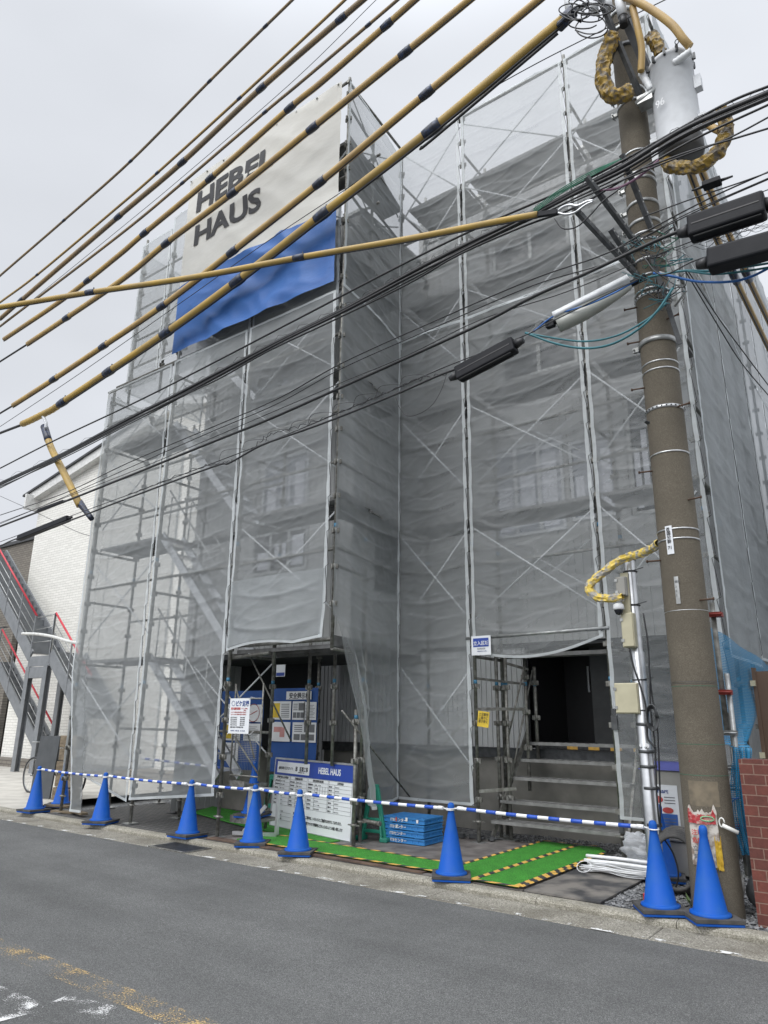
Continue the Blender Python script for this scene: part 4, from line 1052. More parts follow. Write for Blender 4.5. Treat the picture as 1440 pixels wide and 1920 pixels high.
# striped post stub beside the board
# ------------------------------------------------------------------ blue notice sheets behind
def notice_sheet(name, label, x0, x1, y, z0, z1, papers, title=None, seed=1):
    t = thing(name, label, 'notice sheet', ((x0+x1)/2, y, z0))
    b = MB(); n, k = 24, 24
    vs = [(x0+(x1-x0)*i/n, y+.015*noise.noise(Vector((i*.3, j*.2, seed))), z0+(z1-z0)*j/k) for j in range(k+1) for i in range(n+1)]
    b.add(vs, [(j*(n+1)+i, j*(n+1)+i+1, (j+1)*(n+1)+i+1, (j+1)*(n+1)+i) for j in range(k) for i in range(n)], True)
    b.build('blue_sheet', M['tarp_dim'], t)
    if title:
        MB().bb(x0+.36*(x1-x0), x1-.12*(x1-x0), y-.022, y-.018, z1-.17, z1-.05).build('title_strip', M['paper'], t)
        text(title, (x0+.42*(x1-x0), y-.024, z1-.15), .095, (1,0,0), M['ink'], t, bold=.002, sx=.9)
    for (a, c, d, e, kind) in papers:
        X0, X1_, Z0, Z1 = x0+(x1-x0)*a, x0+(x1-x0)*c, z0+(z1-z0)*d, z0+(z1-z0)*e
        p = MB().bb(X0, X1_, y-.021, y-.018, Z0, Z1).build('notice_paper', M['paper'], t)
        q = MB(); W_, H_ = X1_-X0, Z1-Z0
        if kind == 'lines':
            for r in range(9): q.bb(X0+.1*W_, X1_-(.1+.25*((r*5) % 3)/3)*W_, y-.023, y-.0215, Z0+H_*(.12+.085*r), Z0+H_*(.145+.085*r))
            q.build('print', M['ink_grey'], p)
        elif kind == 'yellow':
            q.bb(X0+.08*W_, X0+.45*W_, y-.023, y-.0215, Z0+.1*H_, Z1-.1*H_); q.build('print', M['paper_y'], p)
            q = MB()
            for r in range(8): q.bb(X0+.52*W_, X1_-.08*W_, y-.023, y-.0215, Z0+H_*(.12+.1*r), Z0+H_*(.16+.1*r))
            q.build('print', M['ink_grey'], p)
        elif kind == 'plan':
            q.bb(X0+.2*W_, X0+.62*W_, y-.023, y-.0215, Z0+.48*H_, Z0+.75*H_); q.bb(X0+.5*W_, X0+.74*W_, y-.0236, y-.0232, Z0+.22*H_, Z0+.72*H_); q.build('print', M['paper_pink'], p)
        elif kind == 'ring':
            for r_ in range(2):
                q.tube([(X0+W_/2+.38*W_*math.cos(2*PI*s/24), y-.023, Z0+H_*.52+.38*W_*math.sin(2*PI*s/24)) for s in range(25)], .006, 4)
            q.cyl((X0+.25*W_,y-.023,Z0+.4*H_),(X0+.75*W_,y-.023,Z0+.65*H_), .006, n=4); q.build('print', M['ink_red'], p)
        elif kind == 'photos':
            q.bb(X0+.5*W_, X1_-.06*W_, y-.023, y-.0215, Z0+.5*H_, Z1-.1*H_); 
            for r in range(3): q.bb(X0+(.07+.3*r)*W_, X0+(.33+.3*r)*W_, y-.023, y-.0215, Z0+.1*H_, Z0+.4*H_)
            for r in range(4): q.bb(X0+.08*W_, X0+.42*W_, y-.023, y-.0215, Z0+H_*(.52+.1*r), Z0+H_*(.56+.1*r))
            q.build('print', M['ink_grey'], p)
    return t
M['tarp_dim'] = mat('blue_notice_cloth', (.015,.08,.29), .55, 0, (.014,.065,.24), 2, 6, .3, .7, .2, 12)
notice_sheet('notice_sheet', 'blue sheet of safety notices headed by a white title strip', -8.36, -7.36, 8.2, .72, 1.95,
   [(.04,.47,.62,.84,'yellow'),(.50,.76,.62,.84,'photos'),(.74,.99,.62,.83,'lines'),(.04,.47,.36,.59,'plan'),(.52,1.0,.36,.59,'photos')], '安全掲示板', 1)
notice_sheet('notice_sheet', 'blue sheet of notices partly hidden behind the wire gate', -9.45, -8.46, 8.15, .72, 1.92,
   [(.62,.98,.60,.82,'ring'),(.60,.97,.36,.58,'lines'),(.15,.52,.36,.58,'yellow'),(.10,.50,.10,.33,'lines'),(.15,.52,.62,.83,'lines')], None, 2)
# low hanging small sign inside
t = thing('small_notice', 'small blue and white notice hanging above the blue notice sheets', 'sign', (-8.0,8.05,2.15))
MB().bb(-8.12,-7.93,8.05,8.055,2.12,2.30).build('panel', M['sign_w'], t); MB().bb(-8.11,-7.94,8.044,8.048,2.13,2.18).build('blue_strip', M['sign_b'], t)

# scaffold company sign
t = thing('scaffold_sign', 'white vertical sheet with blue heading and red lines tied to the scaffold gate', 'sign', (-7.4,6.72,1.3))
x0, x1, z0, z1, y = -7.60,-7.21,1.30,1.75,6.70
MB().bb(x0,x1,y,y+.004,z0,z1).build('panel', M['sign_w'], t)
text('ビケ足場', (x0+.115,y-.002,z1-.095), .075, (1,0,0), M['ink_navy'], t, bold=.0025, sx=.86)
b = MB(); b.tube([(x0+.07+.032*math.cos(2*PI*s/20), y-.002, z1-.065+.03*math.sin(2*PI*s/20)) for s in range(21)], .003, 4); b.build('round_logo', M['ink_navy'], t)
text('最大積載荷重', (x0+.03,y-.002,z1-.145), .034, (1,0,0), M['ink_red'], t, bold=.001, sx=.9)
text('一スパン 200kg\n　　　400kg', (x0+.215,y-.002,z1-.138), .022, (1,0,0), M['ink_red'], t, sx=.9)
text('1スパンに積載の作業者重量は 作業者1人', (x0+.03,y-.002,z1-.185), .018, (1,0,0), M['ink_red'], t, sx=.92)
text('3スパンにわたる積載の荷重は 作業者2人', (x0+.03,y-.002,z1-.212), .018, (1,0,0), M['ink_red'], t, sx=.92)
for k in range(5):
    text('作業主任者氏名　　　構造の概要', (x0+.03,y-.002,z1-.25-.024*k), .015, (1,0,0), M['ink'], t, sx=1.25)
text('足場の組立て等作業主任者', (x0+.03,y-.002,z0+.075), .018, (1,0,0), M['ink'], t, bold=.0004, sx=1.2)
text('株式会社　足場工事　TEL 042-000', (x0+.05,y-.002,z0+.03), .018, (1,0,0), M['ink_navy'], t, sx=1.0)
b = MB()
for px, pz in ((x0+.015,z1-.015),(x1-.015,z1-.015),(x0+.015,z0+.015),(x1-.015,z0+.015)): b.tube([(px,y-.003,pz),(px+.03*(1 if px > -7.4 else -1),y,pz+.03*(1 if pz > 1.5 else -1)),(px+.06*(1 if px > -7.4 else -1),y+.05,pz+.02)], .003, 5)
b.build('tie_wire', M['bar_w'], t)
# entrance sign
t = thing('entry_sign', 'white sign with a blue panel hanging at the left end of the entrance rail', 'sign', (-4.75,8.5,2.35))
x0, x1, z0, z1, y = -4.895,-4.60,2.345,2.60,8.515
MB().bb(x0,x1,y,y+.004,z0,z1).build('panel', M['sign_w'], t); MB().bb(x0+.03,x1-.03,y-.004,y-.001,z0+.11,z1-.03).build('blue_panel', M['sign_b'], t)
text('立入区域', (x0+.035,y-.006,z0+.135), .062, (1,0,0), M['sign_w'], t, bold=.001, sx=.92)
text('DAINAGEI', (x0+.09,y-.002,z0+.075), .026, (1,0,0), M['ink'], t, sx=1.0)
text('作業員以外立入禁止', (x0+.09,y-.002,z0+.045), .016, (1,0,0), M['ink_navy'], t)
# yellow caution card
t = thing('caution_card', 'yellow handwritten card hanging askew on the entrance scaffold', 'sign', (-4.85,8.7,1.5))
R = Matrix.Rotation(.12, 3, 'Y'); O = Vector((-4.80,8.62,1.52))
MB().box(O, (.17,.004,.20), R).build('card', M['paper_y'], t)
text('土足厳禁\n上履きに\n履き替え', O+R@Vector((-.07,-.004,.045)), .045, R@Vector((1,0,0)), M['ink'], t, sx=.8, upd=R@Vector((0,0,1)))

# ------------------------------------------------------------------ folding crates
def crate(label, loc, rz, sz=(.62,.46,.078)):
    t = thing('folding_crate', label, 'crate', (0,0,0), 'stack of folded sky blue crates')
    a, d, h = sz; b = MB()
    b.bb(0,a,0,d,.008,.026); b.bb(0,a,0,d,h-.022,h-.004)
    b.bb(.012,a-.012,.012,d-.012,.026,h-.022)
    for i in range(8):
        x = .02+i*(a-.04)/7
        b.bb(x-.006,x+.006,.004,.012,.026,h-.022)
    for i in range(6):
        yy = .02+i*(d-.04)/5; b.bb(a-.012,a-.003,yy-.006,yy+.006,.026,h-.022)
    for xx in (.08,a-.14): b.bb(xx,xx+.06,-.004,.03,h-.004,h+.004)
    for xx in (.05,a-.13): b.bb(xx,xx+.08,.02,.1,0,.008); b.bb(xx,xx+.08,d-.1,d-.02,0,.008)
    b.build('folded_body', M['crate'], t)
    text('ITBセンター', (.11,-.0015,.022), .046, (1,0,0), M['bar_w'], t, sx=1.0, bold=.0008)
    t.location = loc; t.rotation_euler = (0,0,rz)
    return t
cl_ = ['lowest crate of the folded blue stack, resting on the steel plate', 'second crate up in the folded blue stack', 'third crate up in the folded blue stack, with a white scuff', 'topmost crate of the folded blue stack, with torn red and white stickers']
for i in range(4):
    t = crate(cl_[i], (-5.885+rnd.uniform(-.008,.008), 7.885+rnd.uniform(-.008,.008), .013+i*.078), .03+rnd.uniform(-.01,.01))
    if i == 3:
        MB().bb(.19,.21,-.003,-.001,.02,.07).build('red_sticker', M['ink_red'], t); MB().bb(.34,.37,-.003,-.001,.03,.075).build('white_sticker', M['paper'], t); MB().bb(.50,.53,-.003,-.001,.02,.06).build('white_sticker', M['paper'], t)
        b = MB()
        for k in range(9): b.bb(.04+k*.062,.085+k*.062,.03,.42,.076,.08)
        b.build('top_ribs', M['crate'], t)
    if i == 2: MB().add([(.20,-.002,.03),(.225,-.002,.02),(.235,-.002,.055),(.22,-.002,.066),(.205,-.002,.05)], [(0,1,2,3,4)]).build('white_scuff', M['paper'], t)

# ------------------------------------------------------------------ green plastic barrier stands
def green_stand(label, loc, rz, sx=1.0):
    t = thing('barrier_stand', label, 'barrier stand', (0,0,0), 'green barrier stands')
    b = MB()
    for s in (-1, 1):
        b.bar((s*.17,0,.0),(s*.045,0,.74), .06, .045, (0,1,0)); b.box((s*.185,0,.03),(.11,.18,.06)); b.bar((s*.15,-.07,.02),(s*.09,0,.40), .03, .03, (0,1,0))
    b.box((0,0,.74),(.13,.06,.09)); b.box((0,0,.28),(.24,.05,.07)); b.box((0,0,.13),(.28,.045,.05)); b.box((0,0,.5),(.15,.05,.06))
    o = b.build('moulded_frame', M['green'], t); bevel(o, .012, 2)
    t.location = loc; t.rotation_euler = (0,0,rz); t.scale = (sx,1,.86)
    return t
green_stand('green plastic barrier stand between the site board and the crates', (-6.02,7.86,.013), .15)
green_stand('green plastic barrier stand seen behind the left end of the site board', (-8.05,8.05,.02), .15)
o = MB(); o.cyl((-6.15,7.68,.27),(-5.72,7.60,.26), .0243, n=14); o.cyl((-5.76,7.606,.26),(-5.72,7.60,.26), .030, n=14)
props(o.build('steel_tube', M['galv_old']), 'short steel tube poking out through the green barrier stand', 'tube')

# ------------------------------------------------------------------ bits on the plate: white tubes, bag, clamps
tb = thing('tube_bundle', 'heap of white plastic tubes and strips on the stained plate', 'tubes', (-2.9,7.9,.02))
rg = random.Random(11)
for k in range(7):
    b = MB(); y = 7.72+.05*(k % 4); z = .05+.035*(k//2)
    b.tube(smoothpts([(-3.15+rg.uniform(-.04,.06), y, z), (-2.85,y+rg.uniform(-.03,.03),z+.01), (-2.45+rg.uniform(-.05,.05),y+rg.uniform(0,.08),z)], 5), .017, 8); b.build('tube', M['bar_w'], tb)
for k in range(12):
    b = MB(); y = 7.66+rg.uniform(-.02,.16); z = rg.uniform(.022,.10); a = rg.uniform(.05,.25)
    b.tube(smoothpts([(-3.14+rg.uniform(-.1,.1),y,z),(-2.95,y+rg.uniform(-.05,.05),z+.015),(-2.7,y+rg.uniform(-.05,.05),z),(-2.4,y+rg.uniform(-.03,.1),z)], 5), .006, 5); b.build('strip', M['bar_w'], tb)
b = MB(); b.tube([(-3.13+.075*math.cos(q*.35), 7.64+.05*math.sin(q*.35), .03+.05+.045*math.sin(q*.35)) for q in range(19)], .004, 5); b.build('loop', M['bar_w'], tb)
# crumpled clear bag
def lump(c, r, seed, amp=.35, squash=(1,1,1), n=26, k=18, fr=3.0):
    b = MB(); vs = []
    for j in range(k+1):
        ph = PI*j/k
        for i in range(n):
            th = 2*PI*i/n; d = Vector((math.sin(ph)*math.cos(th), math.sin(ph)*math.sin(th), math.cos(ph)))
            q = r*(1+amp*(noise.noise(d*fr*.6+Vector((seed,0,0)))+.5*(1-2*abs(noise.noise(d*fr*1.6+Vector((0,seed,0)))))))
            vs.append(Vector(c)+Vector((d.x*q*squash[0], d.y*q*squash[1], d.z*q*squash[2])))
    b.add(vs, [(j*n+i, j*n+(i+1) % n, (j+1)*n+(i+1) % n, (j+1)*n+i) for j in range(k) for i in range(n)], True)
    return b
M['clearbag'] = netmat('clear_plastic_bag', (.80,.82,.84), .6, .4, .8, 3)
props(lump((-2.62,7.98,.25), .16, 4, .45, (1.2,.8,.8), 40, 28, 5).build('plastic_bag', M['clearbag']), 'crumpled clear plastic bag lying on the heap of white tubes', 'plastic bag')
t = thing('clamp_pile', 'dark steel clamps lying on the plate behind the crates', 'clamps', (-5.0,8.7,.02))
for k in range(4):
    b = MB(); x, y = -5.25+k*.14, 8.75+.06*(k % 2); b.box((x,y,.05),(.10,.05,.05),Matrix.Rotation(k*.7,3,'Z')); b.cyl((x-.05,y,.03),(x+.06,y+.03,.05),.018,n=8); b.build('clamp', M['galv_dark'], t)
props(MB().box((-2.28,6.95,.03),(.075,.06,.05),Matrix.Rotation(.3,3,'Z')).cyl((-2.28,6.95,.05),(-2.28,6.95,.075),.015,n=8).build('red_cap', mat('faded_red_plastic', (.45,.03,.03), .5)), 'small red plastic cap lying in the gravel by the right cones', 'cap')
wd = thing('weed', 'small green weed growing between the two right cones', 'weed', (-1.93,7.0,0))
for k in range(9):
    a = k*.75; b = MB(); r = rnd.uniform(.06,.11); c, s = math.cos(a), math.sin(a)
    b.add([(-1.93,7.0,.0),(-1.93+c*r*.5-s*.012,7.0+s*r*.5+c*.012,.05),(-1.93+c*r,7.0+s*r,.06+.03*(k % 2)),(-1.93+c*r*.5+s*.012,7.0+s*r*.5-c*.012,.05)], [(0,1,2,3)]); b.build('leaf', M['leaf'], wd)

# ------------------------------------------------------------------ concrete utility pole
PX, PY = -1.68, 6.86
def prad(z): return .200-.0055*z
pole = thing('utility_pole', 'tall tapering brown grey concrete utility pole carrying cables at the right', 'utility pole', (PX, PY, 0))
b = MB(); b.lathe([(prad(z), z) for z in (-.1,0,2,4,6,8,10,11,13)], (PX,PY,0), 48); b.build('shaft', M['conc_pole'], pole)
def zp(py):      # height on the pole whose picture row is py
    lo, hi = 0.0, 11.0
    for _ in range(40):
        m_ = (lo+hi)/2; d = Vector((PX,PY,m_))-Vector((0,0,CAM_H)); y = 960-FPX*d.dot(up)/d.dot(fw)
        if y > py: lo = m_
        else: hi = m_
    return (lo+hi)/2
def band(z, h, m, th=.004, lug=False, holes=False, name='steel_band'):
    r = prad(z)+th*.5; b = MB()
    b.lathe([(r-.003,z),(r+th,z),(r+th,z+h),(r-.003,z+h)], (PX,PY,0), 40)
    if lug: b.box((PX-r-.03,PY-.02,z+h/2),(.07,.035,h*1.0)); b.cyl((PX-r-.05,PY-.07,z+h/2),(PX-r-.05,PY+.04,z+h/2),.009,n=6)
    o = b.build(name, m, pole)
    if holes:
        q = MB()
        for k in range(26):
            th_ = 2*PI*k/26; q.box((PX+(r+th)*math.cos(th_),PY+(r+th)*math.sin(th_),z+h/2),(.012,.012,.012),Matrix.Rotation(th_,3,'Z'))
        q.build('slots', M['boxblack'], o)
    return o
for py in (690,704,858,1000,1018): band(zp(py), .013, M['steel_band'])
for py, lg in ((183,1),(430,1),(452,0),(481,1),(500,0),(300,0),(340,0),(352,1),(530,0),(556,0),(208,1),(395,1)): band(zp(py), .035 if lg else .018, M['steel_band'] if not lg else M['galv'], .006, lg)
band(zp(776), .032, M['steel_band'], .005, False, True); band(zp(566), .03, M['steel_band'], .005, False, True); band(zp(466), .03, M['steel_band'], .005, False, True)
band(zp(652), .05, M['galv'], .010, True); band(zp(105), .05, M['galv_dark'], .01, True); band(zp(70), .04, M['galv'], .01); band(zp(40), .05, M['galv'], .01)
for py in (1280,1283,1288,1395,1452): band(zp(py), .003, M['greenwire'] if py > 1283 else M['galv_dark'], .001, name='tie_wire')
band(zp(1149), .005, M['steel_band'], .001)
for px, py, s in ((1197,727,-1),(1209,883,-1),(1189,576,-1),(1221,1051,-1),(1293,614,1),(1312,776,1),(1330,947,1),(1350,1131,1),(1190,640,-1)):
    z = zp(py) ; r = prad(z); b = MB(); a = Vector((PX+s*r*.96*.8, PY-r*.55, z)); c = a+Vector((s*.135,-.03,.0))
    b.cyl(a, c, .0085, n=8); b.cyl(c-Vector((s*.012,0,0)), c, .015, n=8); b.build('step_bolt', mat('rusty_bolt', (.10,.06,.04), .7, .3) if 'rb' not in M else M['rb'], pole)
# pole plates
def poleplate(px, py0, py1, wd, m, nm):
    z0, z1 = zp(py1), zp(py0); c = at(px, (py0+py1)/2, PY); 
    ang = math.asin(max(-1, min(1, (px-(1315-(1700-(py0+py1)/2)*.085+28))/ (100))))
    return z0, z1
def curvplate(th0, w_, z0, z1, m, name, off=.004):
    b = MB(); n = 6; r = prad(z0)+off; vs = []
    for j in (0, 1):
        for i in range(n+1):
            th = th0-w_/2+w_*i/n; z = (z0, z1)[j]; vs.append((PX+r*math.cos(th),PY+r*math.sin(th),z))
    b.add(vs, [(i,i+1,n+1+i+1,n+1+i) for i in range(n)], True); return b.build(name, m, pole)
thc = math.atan2(-PY, -PX)          # towards the street
f1 = curvplate(thc-.42, .34, zp(1045), zp(993), M['sign_w'], 'number_plate', .008)
th = thc-.42
def onpole(th, z, off): r = prad(z)+off; return Vector((PX+r*math.cos(th), PY+r*math.sin(th), z))
tdir = lambda th: Vector((-math.sin(th), math.cos(th), 0))
z0, z1 = zp(1045), zp(993)
for s, zz, sz in (('西',z1-.045,.035),('国',z1-.085,.042),('分',z1-.125,.042),('幹',z1-.165,.042),('71',z0+.045,.045)):
    text(s, onpole(th,zz,.0125)-tdir(th)*(.021), sz, tdir(th), M['ink'], pole, bold=.0005, sx=.95)
curvplate(thc-.30, .20, zp(1137), zp(1087), M['galv'], 'tag_plate', .006)
th = thc-.30
for s, zz in (('国分',zp(1096)),('2',zp(1105)),('0',zp(1113)),('2',zp(1121))): text(s, onpole(th,zz-.01,.010)-tdir(th)*.014, .024, tdir(th), M['ink_grey'], pole)
M['patch'] = mat('scraped_patch', (.20,.165,.115), .85, 0, (.13,.11,.08), 14, 8)
curvplate(thc-.10, 1.25, zp(1508), zp(1462), M['patch'], 'scraped_patch', .0015)
# paper wrapper stuck round the foot
pp = thing('torn_poster', 'torn dirty red and white plastic sack sheet taped round the foot of the pole', 'poster', (PX,PY-.2,.6))
def wrapsheet(t0, t1, z0, z1, m, name, off, seed, rag=.05):
    b = MB(); n, k = 26, 22; vs = []
    for j in range(k+1):
        for i in range(n+1):
            u = i/n; v = j/k; th_ = t0+(t1-t0)*u
            lo = z0+rag*noise.noise(Vector((u*4,seed,0)))+rag*.6*noise.noise(Vector((u*13,seed,2))); hi = z1+rag*.6*noise.noise(Vector((u*5,seed,5)))+rag*.9*noise.noise(Vector((u*14,seed,7)))
            hi += .05*max(0, 1-abs(u-.06)/.12)+.05*max(0, 1-abs(u-.93)/.08)
            z = lo+(hi-lo)*v; r = prad(z)+off+.010*abs(noise.noise(Vector((u*6,v*7,seed))))
            vs.append((PX+r*math.cos(th_),PY+r*math.sin(th_),z))
    b.add(vs, [(j*(n+1)+i,j*(n+1)+i+1,(j+1)*(n+1)+i+1,(j+1)*(n+1)+i) for j in range(k) for i in range(n)], True); return b.build(name, m, pp)
M['poster'] = mat('dirty_poster', (.56,.53,.48), .6, 0, (.24,.19,.15), 15, 8, .45, .62, .4, 30)
M['poster_red'] = mat('dirty_red', (.38,.035,.04), .5, 0, (.45,.33,.28), 18, 8, .5, .66, .4, 30)
M['poster_gold'] = mat('gold_foil', (.62,.42,.04), .35, .3, (.5,.3,.03), 12)
zb, zt = zp(1618), zp(1510)
wrapsheet(thc-.85, thc+.32, zb, zt-.03, M['poster'], 'sheet', .006, 2, .03)
wrapsheet(thc-.80, thc+.24, zp(1540), zp(1523), M['poster_red'], 'red_strip', .020, 3, .012)
wrapsheet(thc+.12, thc+.36, zp(1622), zp(1570), M['poster_gold'], 'gold_corner', .014, 5, .03)
b = MB(); th = thc-.05
for k in range(15):
    th = thc-.05+.23*math.cos(k*.42); b.cyl(onpole(th, zp(1527)-.012+.018*math.sin(k*.42), .026), onpole(thc-.05+.23*math.cos((k+1)*.42), zp(1527)-.012+.018*math.sin((k+1)*.42), .026), .006, n=5)
b.build('green_oval', M['paper_green'], pp)
for k, s in enumerate(('注意','危険物','立入','禁止')):
    th = thc-.35; text(s, onpole(th, zp(1560+k*15), .024)-tdir(th)*.07, .045, tdir(th), M['ink_red'] if k < 2 else M['ink_grey'], pp, bold=.001)
b = MB(); q0 = onpole(thc+.45, zp(1535), .03); b.tube([q0+Vector((.02*math.cos(s*.5)+.0,-.01,.035*math.sin(s*.5))) for s in range(13)], .006, 6); b.cyl(q0+Vector((.0,-.01,-.02)), q0+Vector((.11,.02,-.07)), .016, n=10)
b.build('white_ring', M['hose'], pp)
# brackets and braces on the pole
def pbar(name, p, q, w_, h_, m, parent=pole): return MB().bar(p, q, w_, h_).build(name, m, parent)
def channel(p, q, nm='bracket_arm'):
    p, q = Vector(p), Vector(q); b = MB(); b.bar(p, q, .05, .045)
    o = b.build(nm, M['galv_dark'], pole); hb = MB(); d = (q-p)
    for k in range(7):
        c = p+d*((k+.5)/7); hb.box(c+Vector((0,0,0)), (.056,.014,.02))
    hb.build('slots', M['galv'], o); return o
A1a, A1b = at(1198, 520, 6.72), at(1078, 392, 6.15)
channel(A1a, A1b); channel(at(1205,472,6.72), at(1100,332,6.15)); channel(at(1190,500,6.70), at(1145,430,6.35)); channel(at(1222,430,6.7), at(1166,290,6.3))
pbar('brace_strap', at(1222,480,6.64), at(1275,645,6.70), .012, .045, M['galv_dark'])
pbar('brace_strap', at(1120,-14,6.25), at(1205,190,6.68), .05, .05, M['galv_dark'])
pbar('brace_strap', at(1170,30,6.5), at(1215,130,6.72), .10, .04, M['tank_dark'])
pbar('hanger_bracket', at(1264,665-130,6.75), at(1284,535,6.66), .03, .012, M['galv']); pbar('hanger_bracket', at(1265,575,6.75), at(1287,545,6.66), .02, .012, M['galv'])
pbar('hanger_bracket', at(1210,790,6.72), at(1228,800,6.78), .05, .01, M['galv_dark']); 
b = MB(); c = at(1212,190,6.62); b.box(c,(.16,.14,.10)); b.cyl(c+Vector((-.1,-.05,-.02)),c+Vector((.12,-.05,.05)),.03,n=8); b.build('clamp_block', M['galv'], pole)
# switch on top: silver cylinder with black end
b = MB(); b.cyl(at(1162,0,6.45), at(1168,32,6.45), .055, n=16); o = b.build('surge_arrester', M['paint_grey'], pole); MB().cyl(at(1168,32,6.45), at(1170,48,6.45), .05, .045, n=16).build('black_cap', M['black'], o)
for px, py in ((1064,12),(1112,10),(1138,6)):
    MB().cyl(at(px,py-14,6.4), at(px+4,py+14,6.4), .045, n=12).build('insulator', M['paint_grey'], pole)

# ------------------------------------------------------------------ transformer tank
tr = thing('transformer', 'pale grey cylindrical transformer tank bolted beside the pole', 'transformer', (-1.22,6.72,7.3))
TX, TY = -1.20, 6.72; TZ0, TZ1 = 7.20, 8.42
b = MB(); b.lathe([(.0,TZ1+.05),(.12,TZ1+.045),(.20,TZ1+.02),(.235,TZ1-.01),(.235,TZ1-.05),(.222,TZ1-.055),(.222,TZ0+.16)], (TX,TY,0), 48); b.build('tank', M['paint_grey'], tr)
b = MB(); b.lathe([(.224,TZ0+.16),(.224,TZ0+.02),(.20,TZ0),(.0,TZ0)], (TX,TY,0), 48); b.build('tank_base', M['tank_dark'], tr)
for k in range(12):
    a = 2*PI*k/12; MB().box((TX+.24*math.cos(a),TY+.24*math.sin(a),TZ1-.025),(.035,.022,.08),Matrix.Rotation(a,3,'Z')).build('lid_clamp', M['galv_dark'], tr)
def bush(p, q): 
    b = MB(); p, q = Vector(p), Vector(q); n = 9; pts = [p+(q-p)*i/n for i in range(n+1)]; b.tube(pts, [.042 if i % 2 else .036 for i in range(n+1)], 14); return b.build('bushing', M['lampw'], tr)
bush((TX-.20,TY-.10,8.12), at(1203,137,6.62)); bush((TX+.07,TY-.20,8.22), at(1296,96,6.50)); 
for z in (8.0, 7.5): MB().box((TX+.25,TY-.02,z),(.07,.09,.16)).build('lug', M['paint_grey'], tr)
MB().box((TX-.24,TY+.05,7.45),(.12,.08,.3)).build('mounting_lug', M['paint_grey'], tr); MB().box((TX-.24,TY+.05,8.1),(.12,.08,.2)).build('mounting_lug', M['paint_grey'], tr)
text('96', (TX-.15,TY-.236,7.72), .13, (1,-.25,0), M['bar_w'], tr, sx=.8)
b = MB(); b.tube([Vector((TX+.13+.02*math.cos(s*.6),TY-.2,TZ1+.06+.03*math.sin(s*.6))) for s in range(12)], .005, 6); b.build('lifting_eye', M['galv_dark'], tr)

# ------------------------------------------------------------------ overhead lines
def pxcurve(pts, n=8): return smoothpts([at(*p) for p in pts], n)
def guard(label, pts, r, m, bands, wire=.012, tail=None):
    """ochre insulating tubes slipped over a line, with dark tape at the joints"""
    P = pxcurve(pts, 8); t = thing('cable_guard', label, 'cable guard', P[len(P)//2], 'ochre guard tubes on the overhead lines')
    b = MB(); b.tube(P, r, 10); b.build('guard_tube', m, t)
    off = Vector((0, .0, -(r+wire*.7)))
    b = MB(); b.tube([p+off for p in P], wire, 6); 
    if tail: b.tube(pxcurve(tail, 4), max(.020, wire*1.5), 6)
    b.build('line', M['black'], t)
    for (px, py, Y) in bands:
        c = at(px, py, Y); k = min(range(len(P)-1), key=lambda i: (P[i]-c).length); d = (P[k+1]-P[k]).normalized()
        c = P[k]+d*(c-P[k]).dot(d)
        q = MB(); L = r*2.1; q.tube([c-d*L, c-d*L*.3, c+d*L*.4, c+d*L], [r*1.10, r*1.22, r*1.16, r*1.06], 10); q.cyl(c-d*r*1.2+Vector((0,0,r)), c-d*r*1.2+Vector((0,0,r*1.9)), r*.22, n=5); q.build('joint_band', M['tapek'], t)
    return t
def yy(a, b_, lst, x0, x1):
    return [(x, y, a+(b_-a)*(x-x0)/(x1-x0)) for x, y in lst]
Y6 = lambda l: [(x,y,5.5) for x,y in l]
guard('uppermost thin guard tube on the lines over the street', Y6([(600,-52),(548,0),(393,152),(245,302),(120,413),(0,517),(-40,553)]), .022, M['brownish'], Y6([(393,152),(245,302),(120,413),(498,48)]), .006)
Y5 = lambda l: [(x,y,5.75) for x,y in l]
guard('second guard tube from the top, thin and orange', Y5([(660,-15),(638,8),(449,184),(295,324),(220,389),(70,515),(0,567)]), .022, M['amber'], Y5([(449,184),(295,324),(70,515)]), .006)
Yc = lambda l: [(x,y,5.8) for x,y in l]
guard('third guard tube from the top, thick and grey brown', Yc([(720,-35),(680,0),(490,165),(342,304),(220,408),(40,563),(0,598)]), .043, M['brownish'], Yc([(490,165),(342,304),(222,407),(40,563),(640,36)]), .008)
Ye = lambda l: [(x,y,5.9) for x,y in l]
guard('fourth guard tube from the top, thin and brown', Ye([(790,-42),(745,0),(569,150),(497,210),(342,343),(220,444),(0,612)]), .023, M['brownish'], Ye([(497,210),(342,343),(690,43)]), .006)
Yf = lambda l: [(x,y,6.0) for x,y in l]
guard('fifth guard tube from the top, ochre, ending at the left', Yf([(850,-65),(778,0),(610,148),(544,202),(395,334),(271,437),(220,481),(120,560),(8,636)]), .045, M['amber'], Yf([(544,202),(395,334),(271,437),(725,45),(165,523)]), .010)
Yg = lambda l: [(x,y,6.05) for x,y in l]
guard('sixth guard tube from the top, crossing the black lettering of the banner', Yg([(930,-48),(880,0),(586,240),(436,362),(312,456),(220,531),(52,645)]), .048, M['amber'], Yg([(586,240),(436,362),(312,456),(760,98),(125,597)]), .010, Yg([(52,645),(0,678),(-30,697)]))
Yh = lambda l: [(x,y,6.2) for x,y in l]
guard('seventh guard tube from the top, passing over the middle of the cream banner', Yh([(1050,-33),(1010,0),(800,175),(599,343),(436,472),(304,574),(194,649),(101,711),(25,760)]), .050, M['amber'], Yh([(800,175),(599,343),(436,472),(304,574),(194,649),(101,711)]), .010, Yh([(25,760),(0,775),(-30,793)]))
Yi = lambda l: [(x,y,6.35) for x,y in l]
